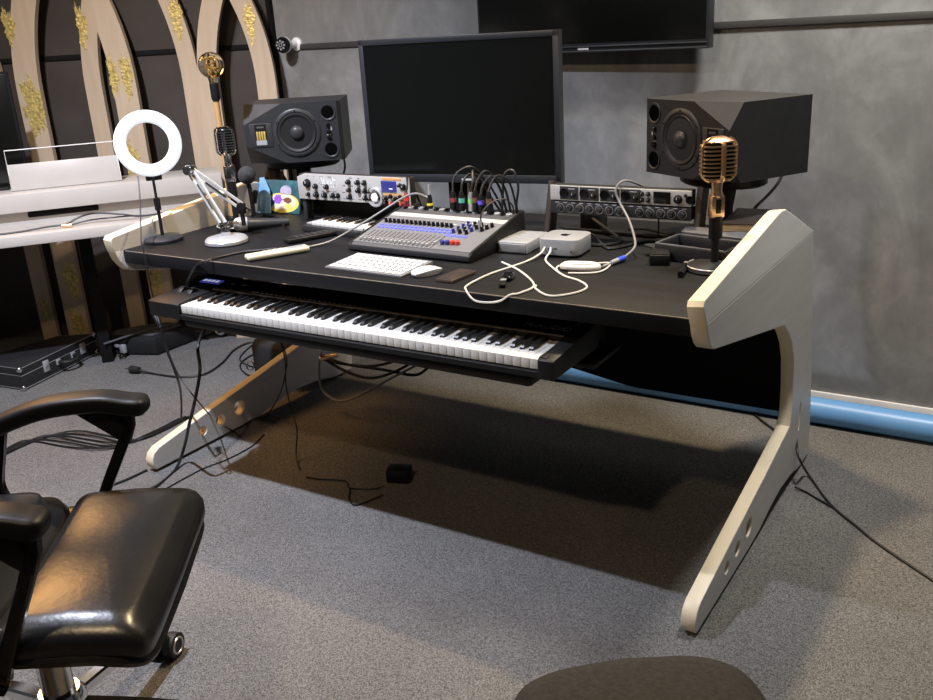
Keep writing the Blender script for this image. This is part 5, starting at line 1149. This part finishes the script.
for sy in (1, -1):
    y = 0.258 * sy - (0.004 if sy > 0 else -0.006)
    g = G(); dz = 0.028 if sy < 0 else 0.002; pts = [(-0.27, y, 0.585 + dz), (-0.20, y, 0.632 + dz), (-0.11, y, 0.668 + dz), (-0.02, y, 0.694 + dz), (0.08, y, 0.699 + dz), (0.135, y, 0.688 + dz), (0.176 if sy > 0 else 0.160, y, 0.682 + dz)]
    g.soft(pts, 0.060, 0.036, e=4.2); pad = g.make('armrest_pad', 'black', ch)
    g = G(); g.bar([(0.10, y, 0.670 + dz), (0.128, y, 0.650 + dz), (0.126, y, 0.632 + dz), (0.107, y, 0.595 + dz * 0.6), (0.062, y, 0.51), (0.045, y, 0.465), (0.03, y - sy * 0.02, 0.435)], 0.022, 0.022, up=(0.8, 0, -0.4)); g.make('armrest_strut', 'blackgl', ch)
    g = G(); g.bar([(-0.115, y, 0.655 + dz), (-0.13, y, 0.60 + dz * 0.5), (-0.145, y, 0.535), (-0.125, y, 0.487), (-0.06, y, 0.465), (0.0, y - sy * 0.01, 0.44), (0.03, y - sy * 0.02, 0.42)], 0.022, 0.020, up=(0.8, 0, 0.35)); g.make('armrest_strut', 'blackgl', ch)
    g = G(); g.prism([(q0_, q1_ + dz) for q0_, q1_ in ((0.03, 0.682), (0.145, 0.676), (0.142, 0.640), (0.128, 0.605), (0.112, 0.612))], 0.022, T(0, y + 0.011, 0) @ XZ, 0.004); g.make('armrest_bracket', 'black', ch)
hx, hy = -0.03, 0.05
g = G(); g.box((hx, hy, 0.400), (0.22, 0.2, 0.05), 0.006); g.make('tilt_mechanism', 'black', ch)
g = G(); g.cyl((hx, hy, 0.185), (hx, hy, 0.34), 0.030, n=28); g.make('column_sleeve', 'chrome', ch)
g = G(); g.cyl((hx, hy, 0.335), (hx, hy, 0.385), 0.026, n=24); g.make('column_collar', 'blackgl', ch)
g = G(); g.lathe([(0, 0.11), (0.046, 0.115), (0.048, 0.175), (0.038, 0.19), (0, 0.19)], T(hx, hy, 0), 28); hub = g.make('hub', 'chrome', ch)
for k in range(5):
    a = math.radians(72.6) + k * 2 * PI / 5
    dx, dy = math.cos(a), math.sin(a)
    g = G(); g.bar([(hx + 0.03 * dx, hy + 0.03 * dy, 0.152), (hx + 0.16 * dx, hy + 0.16 * dy, 0.128), (hx + 0.338 * dx, hy + 0.338 * dy, 0.084)], 0.030, 0.024); bl = g.make('base_leg', 'chrome', ch)
    g = G(); px_, py_ = -dy, dx
    for s_ in (-1, 1):
        c0 = V((hx + 0.348 * dx + px_ * s_ * 0.008, hy + 0.348 * dy + py_ * s_ * 0.008, 0.030)); c1 = c0 + V((px_ * s_ * 0.022, py_ * s_ * 0.022, 0))
        g.cyl(c0, c1, 0.030, n=24)
    w_ = g.make('caster', 'rubber', bl)
    for s_ in (-1, 1):
        g = G(); c1 = V((hx + 0.348 * dx + px_ * s_ * 0.0305, hy + 0.348 * dy + py_ * s_ * 0.0305, 0.030))
        q = V((px_ * s_, py_ * s_, 0)).to_track_quat('Z', 'Y').to_matrix().to_4x4(); g.M = T(c1) @ q; g.torus(0.019, 0.0028, None, 24, 6); g.make('caster_rim', 'alu', bl)
    g = G(); g.cyl((hx + 0.336 * dx, hy + 0.336 * dy, 0.045), (hx + 0.336 * dx, hy + 0.336 * dy, 0.09), 0.012, n=14); g.make('caster_stem', 'blackgl', bl)

# stool seat at the bottom edge
st = thing('stool', 'charcoal fabric seat at the bottom edge of the photo', 'stool', (1.170, -0.868, 0), math.radians(38))
def stw(p): return V((p.x + 0.0 * p.y, p.y - 0.025 * (1 - (p.x / 0.2) ** 2) * -1 * (p.y > 0), p.z - 0.012 * (p.x / 0.2) ** 2))
g = G(); g.cushion(0.375, 0.37, 0.06, 0.014, 6, stw, 60, 0.022); s_ = g.make('seat', 'fabric', st, ang=60); s_.location = (0, 0, 0.420)
g = G(); g.box((0, 0, 0.379), (0.33, 0.33, 0.014), 0.004); g.make('seat_board', 'black', st)
for sx in (-1, 1):
    for sy in (-1, 1):
        g = G(); g.cyl((sx * 0.13, sy * 0.13, 0.372), (sx * 0.155, sy * 0.155, 0.0), 0.014, 0.011, n=14); g.make('leg', 'black', st)
